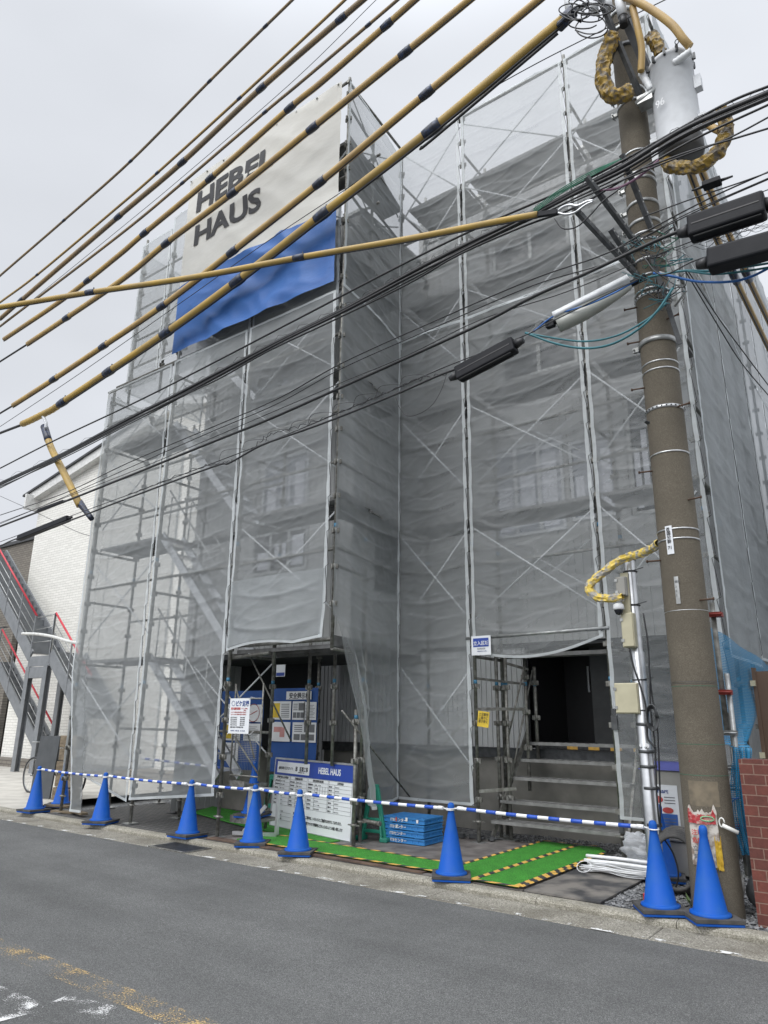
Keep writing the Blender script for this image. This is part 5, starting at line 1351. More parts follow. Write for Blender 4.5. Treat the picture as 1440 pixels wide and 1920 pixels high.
guard('thickest guard tube, running down from the pole top across the blue tarpaulin', Yi([(1056,37),(810,243),(604,403),(445,527),(312,624),(204,697),(117,755)]), .064, M['olive'], Yi([(810,243),(604,403),(445,527),(312,624),(204,697),(117,755)]), .018, Yi([(42,796),(0,812),(-30,824)]))
t = thing('strain_sleeve', 'black strain sleeve holding the thickest guard tube at the pole top', 'clamp', at(1060,34,6.35))
b = MB(); b.bar(at(1044,52,6.36), at(1078,18,6.36), .13, .12); bevel(b.build('sleeve', M['tapek'], t), .03, 2)
b = MB(); b.tube([at(1078,18,6.36), at(1100,6,6.45), at(1140,-4,6.6)], .035, 8); b.build('silver_link', M['paint_grey'], t)
b = MB(); b.tube(pxcurve(Yi([(1046,62),(810,262),(790,276)]), 4), .02, 6); b.build('under_cable', M['black'], t)
# end of the thickest line with its drop
t = thing('cable_joint', 'pale ribbed joint sleeve where the drop cable leaves the thickest line', 'cable joint', at(90,775,6.35))
P = pxcurve(Yi([(117,755),(98,768),(80,777),(60,787),(42,795)]), 5)
b = MB(); b.tube(P, [.062+.006*(i % 2) for i in range(len(P))], 12); b.build('sleeve', M['olive'], t)
b = MB(); b.tube(pxcurve(Yi([(80,779),(86,792),(86,803)]), 5), .03, 10); b.build('drop_stub', M['paint_grey'], t)
t = thing('drop_guard', 'ochre guard tube dropping from the joint towards the left mesh sheets', 'cable guard', at(120,870,6.4))
P = pxcurve([(83,800,6.4),(96,840,6.4),(119,885,6.42),(142,932,6.46),(150,948,6.5)], 6); b = MB(); b.tube(P, .066, 12); b.build('guard_tube', M['olive'], t)
b = MB(); b.tube(P[:5], .072, 12); b.build('black_collar', M['tapek'], t); b = MB(); b.tube([p+Vector((-.055,0,-.02)) for p in P], .012, 6); b.build('line', M['black'], t)
b = MB(); b.tube(pxcurve([(148,940,6.5),(157,953,6.52),(172,973,6.56)], 6), [.058,.06,.062,.06,.06,.058,.055,.052,.05,.05,.05,.048,.045], 12); b.build('taped_end', M['tapek'], t)
# guard tube crossing the street at a slant
CX = [(1008,402,6.2),(920,418,6.05),(760,449,5.75),(561,483,5.35),(360,520,4.95),(170,548,4.5),(60,566,4.15),(0,576,3.9),(-60,586,3.7)]
t = guard('bright ochre guard tube crossing the street almost level over the tarpaulin', CX, .038, M['olive'], [(561,483,5.35),(170,548,4.5)], .008)
t = thing('cable_clamp', 'black and silver strain clamp gripping the end of the level guard tube', 'clamp', at(1040,397,6.18))
b = MB(); b.bar(at(1008,403,6.2), at(1046,397,6.17), .045, .05); b.build('black_sleeve', M['boxblack'], t)
b = MB(); b.tube(pxcurve([(1044,397,6.17),(1056,388,6.16),(1070,384,6.15),(1083,386,6.15),(1100,378,6.15),(1112,376,6.15)],4), .014, 8); b.tube(pxcurve([(1044,398,6.17),(1060,402,6.16),(1078,398,6.15),(1098,384,6.15),(1112,378,6.15)],4), .012, 8); b.build('silver_fork', M['alu'], t)

def cable(label, pts, r, m=None, cat='cable', group='black cables strung along the street', n=8, name='cable', wob=0.0):
    P = pxcurve(pts, n)
    if wob: P = [p+Vector((0, wob*math.sin(i*1.9), wob*math.cos(i*2.3))) for i, p in enumerate(P)]
    b = MB(); b.tube(P, r, 7); return props(b.build(name, m or M['black']), label, cat, group)
Z = lambda Y, l: [(x,y,Y) for x,y in l]
cable('thin lone black wire high between the fourth and fifth guard tubes', Z(5.9,[(745,-35),(705,0),(552,150),(342,332),(220,433),(0,612)]), .0045)
cable('thin wire running from the pole top across the banner to its lower edge', Z(6.45,[(1290,-20),(1230,8),(1008,118),(860,205),(700,320),(505,450),(350,560),(150,700),(0,800)]), .006)
cable('uppermost black street cable, clear of the bundle below it', Z(6.3,[(1450,158),(1350,200),(1170,300),(1060,355),(900,425),(760,493),(560,597),(362,700),(240,761),(100,827),(0,878),(-30,892)]), .014)
bun = thing('cable_bundle', 'thick bundle of black cables lashed with loops of thin wire', 'cable bundle', at(600,580,6.3))
main = Z(6.3,[(1450,170),(1290,240),(1170,312),(1090,352),(1000,398),(900,446),(830,482),(760,518),(640,582),(520,640),(407,700),(320,747),(240,787),(120,850),(0,906),(-30,921)])
offs = [(0,0,.024),(.006,-.035,.012),(-.01,-.055,.017),(.0,.028,.010),(.012,-.075,.009)]
P0 = pxcurve(main, 6)
for k, (a, c, r) in enumerate(offs):
    b = MB(); b.tube([p+Vector((0,a,c+.012*math.sin(i*.21+k*2))) for i, p in enumerate(P0)], r, 7); b.build('strand', M['black'], bun)
b = MB(); L_ = [P0[int(i)] for i in range(len(P0))]; pts = []
for i in range(0, (len(P0)-1)*5):
    f = i/5; j = int(f); p = P0[j].lerp(P0[j+1], f-j); ph = i*.62
    pts.append(p+Vector((0, .03*math.cos(ph), .055*abs(math.sin(ph*.5))+.01*math.sin(ph*3.1))))
b.tube(pts, .0028, 4); b.build('lashing_wire', M['black'], bun)
low = cable('black cable sagging just under the thick lashed bundle', Z(6.25,[(1450,192),(1300,262),(1180,330),(1080,388),(980,425),(860,478),(760,535),(620,603),(500,660),(407,712),(300,762),(150,840),(0,915)]), .012)
cable('upper of the two middle wires passing in front of the mesh', Z(6.3,[(1450,318),(1330,372),(1215,432),(1130,478),(1000,523),(824,598),(643,680),(520,748),(400,800),(240,868),(120,925),(0,966)]), .008)
cable('lower of the two middle wires passing in front of the mesh', Z(6.35,[(1450,332),(1330,385),(1215,442),(1140,492),(1000,535),(824,610),(643,690),(520,757),(400,808),(240,878),(120,932),(0,982)]), .0065)
cable('thin messenger wire above the plain thick cable', Z(6.3,[(1450,395),(1330,440),(1200,490),(1060,548),(900,600),(760,668),(629,722),(400,820),(240,887),(0,980)]), .0055)
cable('plain thick black cable running into the ribbed black closure', Z(6.25,[(1295,425),(1240,447),(1200,465),(1100,512),(1000,556),(900,608),(760,672),(629,731),(500,788),(400,828),(240,893),(120,941),(0,987),(-30,998)]), .019)
cable('lowest messenger wire carrying the slim black closures', Z(6.2,[(1200,522),(1040,600),(975,633),(830,690),(740,730),(626,778),(520,822),(400,868),(240,928),(131,968),(0,1016),(-30,1027)]), .0065)
cable('lowest thick black cable with loops of slack wire', Z(6.15,[(860,690),(820,705),(740,740),(626,786),(560,810),(490,835),(430,868),(400,875),(240,934),(131,976),(31,1010),(0,1024),(-30,1036)]), .014)
cable('wavy slack wire hanging round the lowest messenger', Z(6.18,[(840,700),(780,712),(720,738),(650,768),(590,790),(540,805),(500,818),(470,845),(440,862),(418,868),(380,875),(300,905),(240,928)]), .005, wob=.02)
cable('faint thin wire crossing in front of the white brick house', Z(8.0,[(0,930),(60,957),(140,995),(170,1005)]), .006)
cable('single loop of slack wire hanging from the middle black closure', Z(6.25,[(838,700),(828,730),(812,757),(790,774),(765,780),(750,766),(742,745)]), .0035)
b = MB()
sp = thing('lashing_loops', 'row of small slack wire loops along the lowest cables', 'wire loops', at(520,815,6.2))
for k in range(9):
    x = 430+k*42+rnd.uniform(-8,8); y = 868-(x-400)*.41; b = MB()
    b.tube(pxcurve(Z(6.18,[(x-20,y+9),(x-14,y-8),(x,y-13),(x+22,y-14),(x+34,y-10)]), 4), .0032, 5); b.build('loop', M['black'], sp)
def closure(label, p, q, wd, ht, ribs=True):
    p, q = at(*p), at(*q); t = thing('cable_closure', label, 'cable closure', (p+q)/2, 'black cable closures'); d = (q-p).normalized()
    b = MB(); b.bar(p, q, wd, ht); o = b.build('case', M['boxblack'], t); bevel(o, min(wd,ht)*.14, 3)
    if ribs:
        for s in (-1, 1):
            b = MB(); x = d.cross(Vector((0,0,1))).normalized(); b.bar(p+x*s*wd*.3+d*.04+Vector((0,0,-ht*.5)), q+x*s*wd*.3-d*.04+Vector((0,0,-ht*.5)), .02, .02); b.build('rib', M['black'], t)
        b = MB(); b.bar(p+d*.04+Vector((0,0,.0)), q-d*.04, wd*1.04, .012); b.build('seam_flange', M['black'], t)
    for a, s in ((p, -1), (q, 1)):
        b = MB(); b.cyl(a, a+d*s*.10, ht*.30, ht*.18, n=12); b.build('end_gland', M['black'], t)
    return t
closure('long black box closure in the middle of the picture, before the mesh', (858,703,6.15), (966,646,6.15), .13, .17)
closure('big ribbed black closure right of the pole', (1292,432,6.15), (1436,384,6.15), .18, .22)
closure('big smooth black closure low at the right edge, under the ribbed one', (1328,492,6.1), (1475,452,6.1), .18, .20, False)
closure('slim black closure hanging before the white brick house', (36,1009,6.18), (129,972,6.18), .10, .10, False)
closure('short thin sleeve closure on the plain thick cable at the left', (72,957,6.25), (119,940,6.25), .05, .05, False)
closure('small flat grey tap box on the cables right of the transformer', (1318,350,6.2), (1352,338,6.2), .10, .05, False)
# right-hand cables to the frame edge
for i, (l, r, lb) in enumerate((([(1130,478),(1215,440),(1290,400),(1450,330)],.006,'thin cable leaving the pole to the right above the ribbed closure'),
     ([(1210,405),(1300,372),(1380,345),(1450,320)],.007,'thin cable leaving the pole to the right at the tap box'),
     ([(1205,480),(1240,515),(1300,490),(1360,470),(1450,440)],.007,'thin cable leaving the pole between the two big closures'),
     ([(1290,425),(1320,400),(1380,378),(1450,352)],.005,'thin wire lying over the ribbed closure'),
     ([(1200,318),(1290,285),(1370,262),(1450,238)],.010,'middle cable leaving the pole under the transformer'),
     ([(1060,385),(1150,345),(1260,300),(1360,262),(1450,215)],.009,'cable rising past the arms under the transformer'))):
    cable(lb, Z(6.22,l), r)
cable('dark blue sagging cable at the right of the pole', Z(6.35,[(1225,512),(1260,518),(1310,528),(1370,528),(1410,518),(1450,498)]), .012, M['bluewire'], group='coloured cables round the pole')
cable('upper teal cable at the right of the pole', Z(6.3,[(1215,520),(1280,508),(1330,508),(1400,500),(1450,492)]), .011, M['teal'], group='coloured cables round the pole')
cable('lower teal cable at the right of the pole', Z(6.3,[(1290,508),(1340,514),(1400,508),(1450,500)]), .010, M['teal'], group='coloured cables round the pole')
cable('upper teal cable sagging between the street lamp and the pole', Z(6.3,[(985,624),(1040,634),(1100,640),(1160,628),(1215,598),(1250,568)]), .010, M['teal'], group='coloured cables round the pole')
cable('lower teal cable sagging between the street lamp and the pole', Z(6.25,[(985,624),(1045,645),(1100,653),(1150,644),(1200,615),(1235,580),(1262,540)]), .012, M['teal'], group='coloured cables round the pole')
cable('blue cable lying along the top of the street lamp', Z(6.3,[(1000,622),(1040,592),(1100,572),(1150,550),(1195,525)]), .009, M['bluewire'], group='coloured cables round the pole')
for k in range(4): cable(('first','second','third','fourth')[k]+' green cable from the top, lying in the bundle before the arms', Z(6.24,[(1000,392+k*3),(1040,362+k*3),(1070,343+k*3),(1100,326+k*3),(1130,312+k*2),(1165,298)]), .0055, M['greenwire'], group='coloured cables round the pole')
cable('dull purple cable passing the pole under the transformer', Z(6.25,[(1120,358),(1160,352),(1200,330),(1235,300)]), .013, M['purple'], group='coloured cables round the pole')
cable('drooping black wire from the strain clamp to the arm', Z(6.12,[(1040,410),(1055,428),(1080,426),(1105,405),(1130,378),(1165,352)]), .008)
cable('left of the thin wires slanting down before the side wall', [(1285,508,6.6),(1340,600,7.2),(1390,680,7.9),(1450,752,8.7)], .006, group='thin wires before the side wall')
cable('right of the thin wires slanting down before the side wall', [(1290,508,6.6),(1350,600,7.25),(1400,668,7.95),(1450,735,8.7)], .006, group='thin wires before the side wall')
# tangles of thin wire round the pole
tg = thing('wire_tangle', 'tangle of thin green and black wires round the pole at the lamp', 'wires', at(1235,500,6.6)); rg = random.Random(21)
for k in range(34):
    cx, cy = rg.uniform(1195,1275), rg.uniform(440,560); pts = []
    for j in range(5): pts.append((cx+rg.uniform(-34,34), cy+rg.uniform(-22,26), rg.uniform(6.45,6.66)))
    b = MB(); b.tube(pxcurve(pts, 6), rg.choice((.003,.004,.0055)), 5); b.build('wire', M['teal'] if k % 3 == 0 else (M['greenwire'] if k % 7 == 0 else M['black']), tg)
tg = thing('wire_tangle', 'loops of black jumper wire at the very top beside the pole', 'wires', at(1090,40,6.3))
for k in range(15):
    cx, cy = rg.uniform(1070,1120), rg.uniform(-5,60); a0 = rg.uniform(0,6.3); rr, r2 = rg.uniform(14,34), rg.uniform(8,20); sk = rg.uniform(-.3,.3)
    b = MB(); b.tube(pxcurve([(cx+rr*math.cos(a0+s*.75)+sk*r2*math.sin(s), cy+r2*math.sin(a0+s*.75), 6.25+.03*math.sin(s)) for s in range(7)], 5), .0075, 6); b.build('wire', M['black'], tg)
tg = thing('wire_tangle', 'fine stray wires under the ribbed closure', 'wires', at(1340,440,6.2))
for k in range(12):
    x = rg.uniform(1270,1400); y = 470-(x-1270)*.28; b = MB(); b.tube(pxcurve([(x,y,6.2),(x+20,y-12+rg.uniform(-6,6),6.2),(x+45,y-8+rg.uniform(-8,8),6.2),(x+70,y-24+rg.uniform(-6,6),6.2)],5), .0022, 4); b.build('wire', M['black'], tg)
# crumpled wrapped conduits
def wrapped(label, pts, r, m, seed, loc=None, name='wrapped_conduit'):
    P = pxcurve(pts, 16); b = MB(); n = 16; vs = []; t0 = (P[1]-P[0]).normalized(); x = t0.cross(Vector((0,1,.1))).normalized()
    for i, p in enumerate(P):
        t = (P[min(i+1,len(P)-1)]-P[max(i-1,0)]).normalized(); x = (x-t*x.dot(t)).normalized(); y = t.cross(x)
        for k in range(n):
            th = 2*PI*k/n; d = x*math.cos(th)+y*math.sin(th)
            q = p/(.11)+Vector((seed,0,0)); rr = r*(1+.38*noise.noise(q+d*1.8)+.34*(1-2*abs(noise.noise(q*1.7+d*2.4))))
            vs.append(p+d*rr)
    b.add(vs, [(i*n+k,i*n+(k+1)%n,(i+1)*n+(k+1)%n,(i+1)*n+k) for i in range(len(P)-1) for k in range(n)], False)
    t = thing(name, label, 'wrapped conduit', P[len(P)//2], 'conduits wrapped in crumpled yellow sheet')
    b.build('wrapping', m, t); return t
wrapped('crumpled mustard wrapping hanging in a hook left of the pole top', [(1150,66,6.4),(1134,110,6.4),(1130,155,6.4),(1150,180,6.45),(1182,172,6.55)], .068, M['wrap'], 3)
wrapped('brown ribbed conduit behind the mustard wrapping left of the pole top', [(1142,76,6.55),(1130,100,6.55),(1127,124,6.55)], .045, M['amber'], 8)
wrapped('crumpled mustard wrapping curving under the transformer to the right', [(1352,208,6.5),(1362,240,6.5),(1345,285,6.5),(1305,312,6.5),(1262,312,6.6),(1245,300,6.7)], .055, M['wrap'], 5)
wrapped('crumpled mustard wrapping close behind the pole top', [(1222,70,6.9),(1232,86,6.85),(1240,104,6.85)], .06, M['wrap'], 6)
def ribtube(label, pts, r, m):
    P = pxcurve(pts, 26); b = MB(); b.tube(P, [r*(1+(.07 if i % 2 else -.02)) for i in range(len(P))], 12)
    return props(b.build('corrugated_tube', m), label, 'cable tube', 'amber corrugated tubes')
ribtube('amber corrugated tube arching over the tank to its upper bushing', [(1170,-8,6.4),(1215,14,6.4),(1258,45,6.42),(1280,72,6.45),(1294,88,6.5)], .040, M['amber'])
ribtube('amber corrugated tube dropping beside the pole to the lower bushing', [(1186,12,6.45),(1195,50,6.45),(1203,90,6.5),(1202,134,6.55)], .036, M['amber'])
ribtube('amber corrugated tube stub right of the transformer base', [(1322,226,6.6),(1334,238,6.6),(1350,246,6.55)], .035, M['amber'])
# guard tubes running back over the side alley
for lb, xx, pts in (('left of the two amber guard tubes running back along the side wall', -1.294, [(1279,283),(1329,413),(1376,517),(1440,650),(1475,722)]), ('right of the two amber guard tubes running back along the side wall', -1.191, [(1297,277),(1353,408),(1400,515),(1440,600),(1480,690)])):
    P = smoothpts([atx(x, y, xx) for x, y in pts], 6); t = thing('cable_guard', lb, 'cable guard', P[3], 'amber guard tubes over the side alley')
    MB().tube(P, .042, 10).build('guard_tube', M['amber'], t); c = P[12]; d = (P[13]-P[12]).normalized(); MB().tube([c-d*.2, c+d*.2], .055, 10).build('joint_band', M['tapek'], t)
    MB().tube([p+Vector((0,0,-.05)) for p in P], .012, 6).build('line', M['black'], t)

# ------------------------------------------------------------------ street lamp slung between pole and cable
sl = thing('street_lamp', 'long white street lamp with a smoky cover hung left of the pole', 'street lamp', at(1110,585,6.3))
p, q = at(1042,603,6.35), at(1182,533,6.55); d = (q-p).normalized(); x = Vector((0,1,0)); x = (x-d*x.dot(d)).normalized(); u_ = d.cross(x)*-1
if u_.z < 0: u_ = -u_
def lampbody(mb, prof, taper):
    n = len(prof); st = 14; vs = []
    for i in range(st+1):
        t_ = i/st; k = taper(t_)
        for a, c in prof: vs.append(p+d*((q-p).length*t_)+x*(a*k)+u_*(c*k))
    mb.add(vs, [(i*n+j,i*n+(j+1)%n,(i+1)*n+(j+1)%n,(i+1)*n+j) for i in range(st) for j in range(n)]+[tuple(range(n))[::-1], tuple(st*n+i for i in range(n))], True)
b = MB(); lampbody(b, [(-.10,0),(-.085,.07),(.085,.07),(.10,0)], lambda t_: 1.0); b.build('housing', M['lampw'], sl)
b = MB(); lampbody(b, [(-.085,-.002),(-.07,-.10),(-.03,-.14),(.03,-.14),(.07,-.10),(.085,-.002)], lambda t_: .35+.65*math.sin(PI*min(1,t_*.62+.36)) if t_ < 1 else .3); b.build('cover', M['lens'], sl)
b = MB(); b.cyl(q, q+d*.16, .035, n=10); b.build('arm_socket', M['boxblack'], sl); b = MB(); b.cyl(p-d*.10, p, .03, n=8); b.box(p-d*.06, (.09,.06,.07)); b.build('end_clip', M['boxblack'], sl)

# ------------------------------------------------------------------ aluminium service pole with its boxes
ap_ = thing('service_pole', 'bright aluminium service pole with a black cap right of the entrance', 'pole', (-2.39,7.6,0))
AX, AY = -2.39, 7.6
def aty_(px, py): return at(px, py, AY)
b = MB(); b.lathe([(.076,-.05),(.076,.9),(.070,.92),(.070,2.2),(.060,2.22),(.060,3.18)], (AX,AY,0), 28); b.build('tube', M['alu'], ap_)
MB().lathe([(.066,3.175),(.066,3.24),(.060,3.25),(0,3.25)], (AX,AY,0), 24).build('cap', M['black'], ap_)
for py in (1072,1136,1277,1334): 
    z = aty_(1200, py).z; q = MB(); q.lathe([(.068,z),(.074,z+.004),(.074,z+.014),(.068,z+.018)], (AX,AY,0), 20); q.cyl((AX+.04,AY-.05,z+.01),(AX+.16,AY-.06,z+.03), .005, n=5); q.build('cable_tie', M['black'], ap_)
for py in (1361,1412,1440,1480,1548):
    z = aty_(1215, py).z; q = MB(); q.lathe([(.078,z),(.082,z+.002),(.082,z+.028),(.078,z+.03)], (AX+.012,AY,0), 20); q.build('grey_tape', M['galv_dark'], ap_)
q = MB(); q.lathe([(0,0),(.055,0),(.055,.003),(0,.003)], (0,0,0), 20)
t_ = MB(); t_.add([aty_(1212,1398)+Vector((.05*math.cos(2*PI*k/20),-.066,.03*math.sin(2*PI*k/20))) for k in range(20)], [tuple(range(20))]); t_.build('oval_label', M['paper'], ap_)
text('NORK', aty_(1203,1402)+Vector((0,-.068,-.006)), .028, (1,0,0), M['ink'], ap_, bold=.0006)
def jbox(label, px0, py0, px1, py1, Y, dep, m, name='junction_box'):
    a, c = at(px0, py1, Y), at(px1, py0, Y); t = thing(name, label, 'junction box', ((a.x+c.x)/2, Y, a.z))
    o = MB().bb(a.x, c.x, Y, Y+dep, a.z, c.z).build('case', m, t); bevel(o, .008, 2)
    o = MB().bb(a.x+.008, c.x-.008, Y-.012, Y-.001, a.z+.008, c.z-.008).build('lid', m, t); bevel(o, .005, 2)
    for zz in (.2, .8):
        MB().box((a.x+.012,Y-.014,a.z+(c.z-a.z)*zz),(.03,.014,.03)).build('hinge', M['galv'], t)
    return t, a, c
jbox('cream square junction box strapped low on the aluminium pole', 1155,1280,1195,1338, 7.50,.12, M['cream'])
jbox('tall narrow cream switch box on the aluminium pole, under the camera', 1168,1148,1186,1214, 7.46,.14, M['cream'])
jbox('pale upright box near the top of the aluminium pole', 1156,1080,1172,1118, 7.44,.12, M['cabinet'])
MB().bb(at(1168,1145,7.5).x, at(1182,1145,7.5).x, 7.5, 7.53, at(1170,1150,7.5).z, at(1170,1074,7.5).z).build('backing_board', M['cream'], ap_)
cmx = thing('dome_camera', 'small white dome security camera on the aluminium pole', 'camera', at(1160,1140,7.42))
c = at(1160,1140,7.42); MB().lathe([(0,.05),(.03,.05),(.052,.035),(.056,0),(.056,-.018),(.05,-.02)], c, 20).build('housing', M['lampw'], cmx); MB().lathe([(.046,-.018),(.044,-.04),(.03,-.065),(.0,-.075)], c, 18).build('dome', M['glass_dark'], cmx)
wrapped('lemon yellow wrapping looping from the pole over the aluminium pole top', [(1238,1018,6.9),(1210,1035,7.2),(1185,1042,7.35),(1160,1052,7.4),(1135,1070,7.4),(1110,1092,7.4),(1104,1104,7.4),(1120,1120,7.4),(1145,1122,7.4),(1168,1120,7.4)], .036, M['wrap2'], 4)
pc = thing('coiled_cable', 'grey cable coil hung on the aluminium pole', 'cable coil', at(1222,1345,7.48))
for k in range(7):
    c = at(1223,1346,7.46-.008*k); b = MB(); b.tube([c+Vector(((.042+.003*k)*math.cos(s*2*PI/24), -.01*math.sin(s), (.095+.005*k)*math.sin(s*2*PI/24))) for s in range(25)], .006, 5); b.build('turn', M['galv_dark'], pc)
cable('black cable snaking down the front of the aluminium pole', Z(7.48,[(1180,1215),(1188,1250),(1200,1285),(1210,1320),(1213,1355),(1215,1385),(1228,1402)]), .010)
cable('thin black cable down the right of the aluminium pole', Z(7.50,[(1206,1150),(1214,1200),(1218,1260),(1220,1330),(1228,1400),(1232,1500),(1240,1560),(1262,1600),(1272,1640),(1262,1672),(1240,1678)]), .008)
cable('second thin black cable down the right of the aluminium pole', Z(7.52,[(1216,1240),(1222,1300),(1232,1360),(1236,1440),(1238,1520),(1236,1600)]), .008)
hz = thing('hose_coil', 'coil of thick black conduit on the gravel behind the right cones', 'conduit coil', (-2.15,7.4,0))
for k in range(6):
    c = Vector((-2.13,7.35+.03*k,.27)); r = .22+.012*k; b = MB(); b.tube([c+Vector((r*.85*math.cos(s*2*PI/28),.03*math.sin(s*2*PI/28),r*math.sin(s*2*PI/28))) for s in range(29)], .017, 8); b.build('turn', M['rubber'], hz)

# ------------------------------------------------------------------ right side: cabinet, jack post, blue net, brick wall
cb = thing('cabinet', 'grey plastic cabinet with an indigo lid half hidden by the concrete pole', 'cabinet', (-2.1,8.2,0))
x0, x1, y0 = -2.62, -2.02, 8.10
o = MB().bb(x0,x1,y0,y0+.4,.34,1.02).build('body', M['cabinet'], cb); bevel(o, .015, 2)
o = MB().bb(x0+.03,x1-.03,y0+.03,y0+.37,.02,.335).build('base', M['cabinet'], cb); bevel(o, .01)
b = MB(); b.add([(x0-.03,y0-.03,1.022),(x1+.03,y0-.03,1.022),(x1+.03,y0+.43,1.022),(x0-.03,y0+.43,1.022),(x0+.08,y0+.08,1.10),(x1-.08,y0+.08,1.10),(x1-.08,y0+.32,1.10),(x0+.08,y0+.32,1.10)], [(3,2,1,0),(4,5,6,7),(0,1,5,4),(1,2,6,5),(2,3,7,6),(3,0,4,7)])
o = b.build('lid', M['lid'], cb); bevel(o, .012, 2)
MB().bb(x0+.04,x0+.36,y0-.006,y0-.001,.46,.88).build('poster', M['sign_w'], cb)
MB().bb(x0+.06,x0+.34,y0-.009,y0-.0065,.47,.60).build('poster_foot', mat('poster_blue', (.04,.12,.38), .5), cb)
text('A-Smart', (x0+.075,y0-.009,.80), .060, (1,0,0), M['ink_navy'], cb, bold=.001, sx=.95)
for cx, cz, s in ((x0+.14,.735,1),(x0+.25,.635,.8)):
    b = MB(); b.add([(cx+.07*s*math.cos(2*PI*k/24),y0-.0105,cz+.036*s*math.sin(2*PI*k/24)) for k in range(24)], [tuple(range(24))]); b.build('red_oval', M['ink_red'], cb)
b = MB()
for r in range(3): b.bb(x0+.22,x0+.33,y0-.0088,y0-.0066,.70+.028*r,.708+.028*r)
for r in range(3): b.bb(x0+.07,x0+.32,y0-.0098,y0-.0092,.49+.03*r,.497+.03*r)
b.build('print', M['ink_grey'], cb)
jp = thing('jack_post', 'pair of lapped steel pipes on a screw jack before the brick wall', 'pipe', (-1.50,7.34,0))
b = MB(); b.cyl((-1.50,7.34,.22),(-1.50,7.34,1.95), .0243, n=16); b.build('lower_pipe', M['galv'], jp)
b = MB(); b.cyl((-1.56,7.36,1.4),(-1.56,7.36,2.62), .0243, n=16); b.cyl((-1.53,7.42,.3),(-1.53,7.42,1.6), .022, n=12); b.build('upper_pipe', M['galv_old'], jp)
for z, m in ((.62,'redpaint'),(.95,'galv'),(1.12,'galv'),(1.78,'redpaint'),(2.5,'redpaint'),(1.42,'galv')):
    b = MB(); b.box((-1.53,7.34,z),(.11,.09,.045)); b.cyl((-1.60,7.28,z),(-1.46,7.28,z), .009, n=6); b.build('clamp', M[m], jp)
b = MB(); b.cyl((-1.50,7.34,.01),(-1.50,7.34,.26), .016, n=10); b.build('screw', M['galv_dark'], jp)
for k in range(1): b = MB(); b.cyl((-1.60,7.32,.20),(-1.40,7.32,.185), .008, n=8); b.cyl((-1.50,7.34,.17),(-1.50,7.34,.215), .03, n=12); b.build('jack_handle', M['alu'], jp)
cable('pale blue string tied round the jack post', Z(7.2,[(1368,1490),(1372,1497),(1386,1496),(1376,1500),(1368,1515),(1366,1530)]), .004, M['bluewire'], cat='string', group=None, name='string')
# blue net hung from the pipe
bn = MB(); n, k = 26, 60; vs = []
for j in range(k+1):
    v = j/k; z = .42+2.02*v
    for i in range(n+1):
        u = i/n; wd = .22+.85*max(0, (v-.42)/.58)**.6; top = -.28*u*max(0, (v-.5)*2)
        x = -1.66+.05*noise.noise(Vector((z*1.5,u*2,1)))+.04*math.sin(u*14+z*2)*(1-v*.6)+.10*u*wd; y = 7.55+u*wd*2.6+.05*math.sin(z*4+u*5)
        if v < .45: x = -1.53+.02*math.sin(z*6)+.13*u+.02*math.sin(u*20+z*5)+.03*(v-.2); y = 7.22+u*.06+.03*math.cos(u*18+z*4)
        vs.append((x, y, z+top))
bn.add(vs, [(j*(n+1)+i,j*(n+1)+i+1,(j+1)*(n+1)+i+1,(j+1)*(n+1)+i) for j in range(k) for i in range(n)], True)
M['bluenet2'] = None
def gridnet(name, c, cell):
    m = bpy.data.materials.new(name); m.use_nodes = True; t = m.node_tree; b = t.nodes['Principled BSDF']; b.inputs['Base Color'].default_value = (*c, 1); b.inputs['Roughness'].default_value = .5
    tc = t.nodes.new('ShaderNodeTexCoord'); sx = t.nodes.new('ShaderNodeSeparateXYZ'); t.links.new(tc.outputs['Object'], sx.inputs[0]); outs = []
    for ax in (1, 2):
        w_ = t.nodes.new('ShaderNodeMath'); w_.operation = 'MULTIPLY'; w_.inputs[1].default_value = 1/cell; t.links.new(sx.outputs[ax], w_.inputs[0])
        f = t.nodes.new('ShaderNodeMath'); f.operation = 'FRACT'; t.links.new(w_.outputs[0], f.inputs[0]); g_ = t.nodes.new('ShaderNodeMath'); g_.operation = 'LESS_THAN'; g_.inputs[1].default_value = .42; t.links.new(f.outputs[0], g_.inputs[0]); outs.append(g_)
    mx = t.nodes.new('ShaderNodeMath'); mx.operation = 'MAXIMUM'; t.links.new(outs[0].outputs[0], mx.inputs[0]); t.links.new(outs[1].outputs[0], mx.inputs[1]); t.links.new(mx.outputs[0], b.inputs['Alpha']); return m
M['bluenet2'] = gridnet('blue_debris_mesh', (.02,.20,.38), .016)
props(bn.build('debris_net', M['bluenet2']), 'blue debris net hanging from the pipe between pole and brick wall', 'net')
bw_ = thing('brick_wall', 'low red brick wall at the right edge of the picture', 'wall', (-.7,6.9,0))
MB().bb(-1.365,1.2,6.72,6.94,-.05,1.22).build('brickwork', M['redbrick'], bw_)
o = thing('louvre_fence', 'brown upright board fence behind the blue net', 'fence', (-1.2,8.9,0))
MB().bb(-1.52,-.2,8.9,8.93,.9,2.06).build('panel', M['brownpanel'], o); MB().bb(-1.56,-1.52,8.88,8.95,.0,2.1).build('fence_post', M['brownpanel'], o)
for z in (1.15,1.9): MB().bb(-1.58,-1.53,8.84,8.88,z,z+.06).build('bracket', M['cream'], o)
props(lump((-1.63,7.25,.17), .12, 7, .18, (.7,.8,1.1)).build('sandbag', M['sack']), 'round grey sandbag lying left of the jack post foot', 'sandbag')
props(lump((-1.62,7.42,.52), .15, 9, .18, (.6,.6,1.25)).build('sandbag', M['sack']), 'pale sack squeezed upright between the concrete pole and the pipes', 'sandbag')
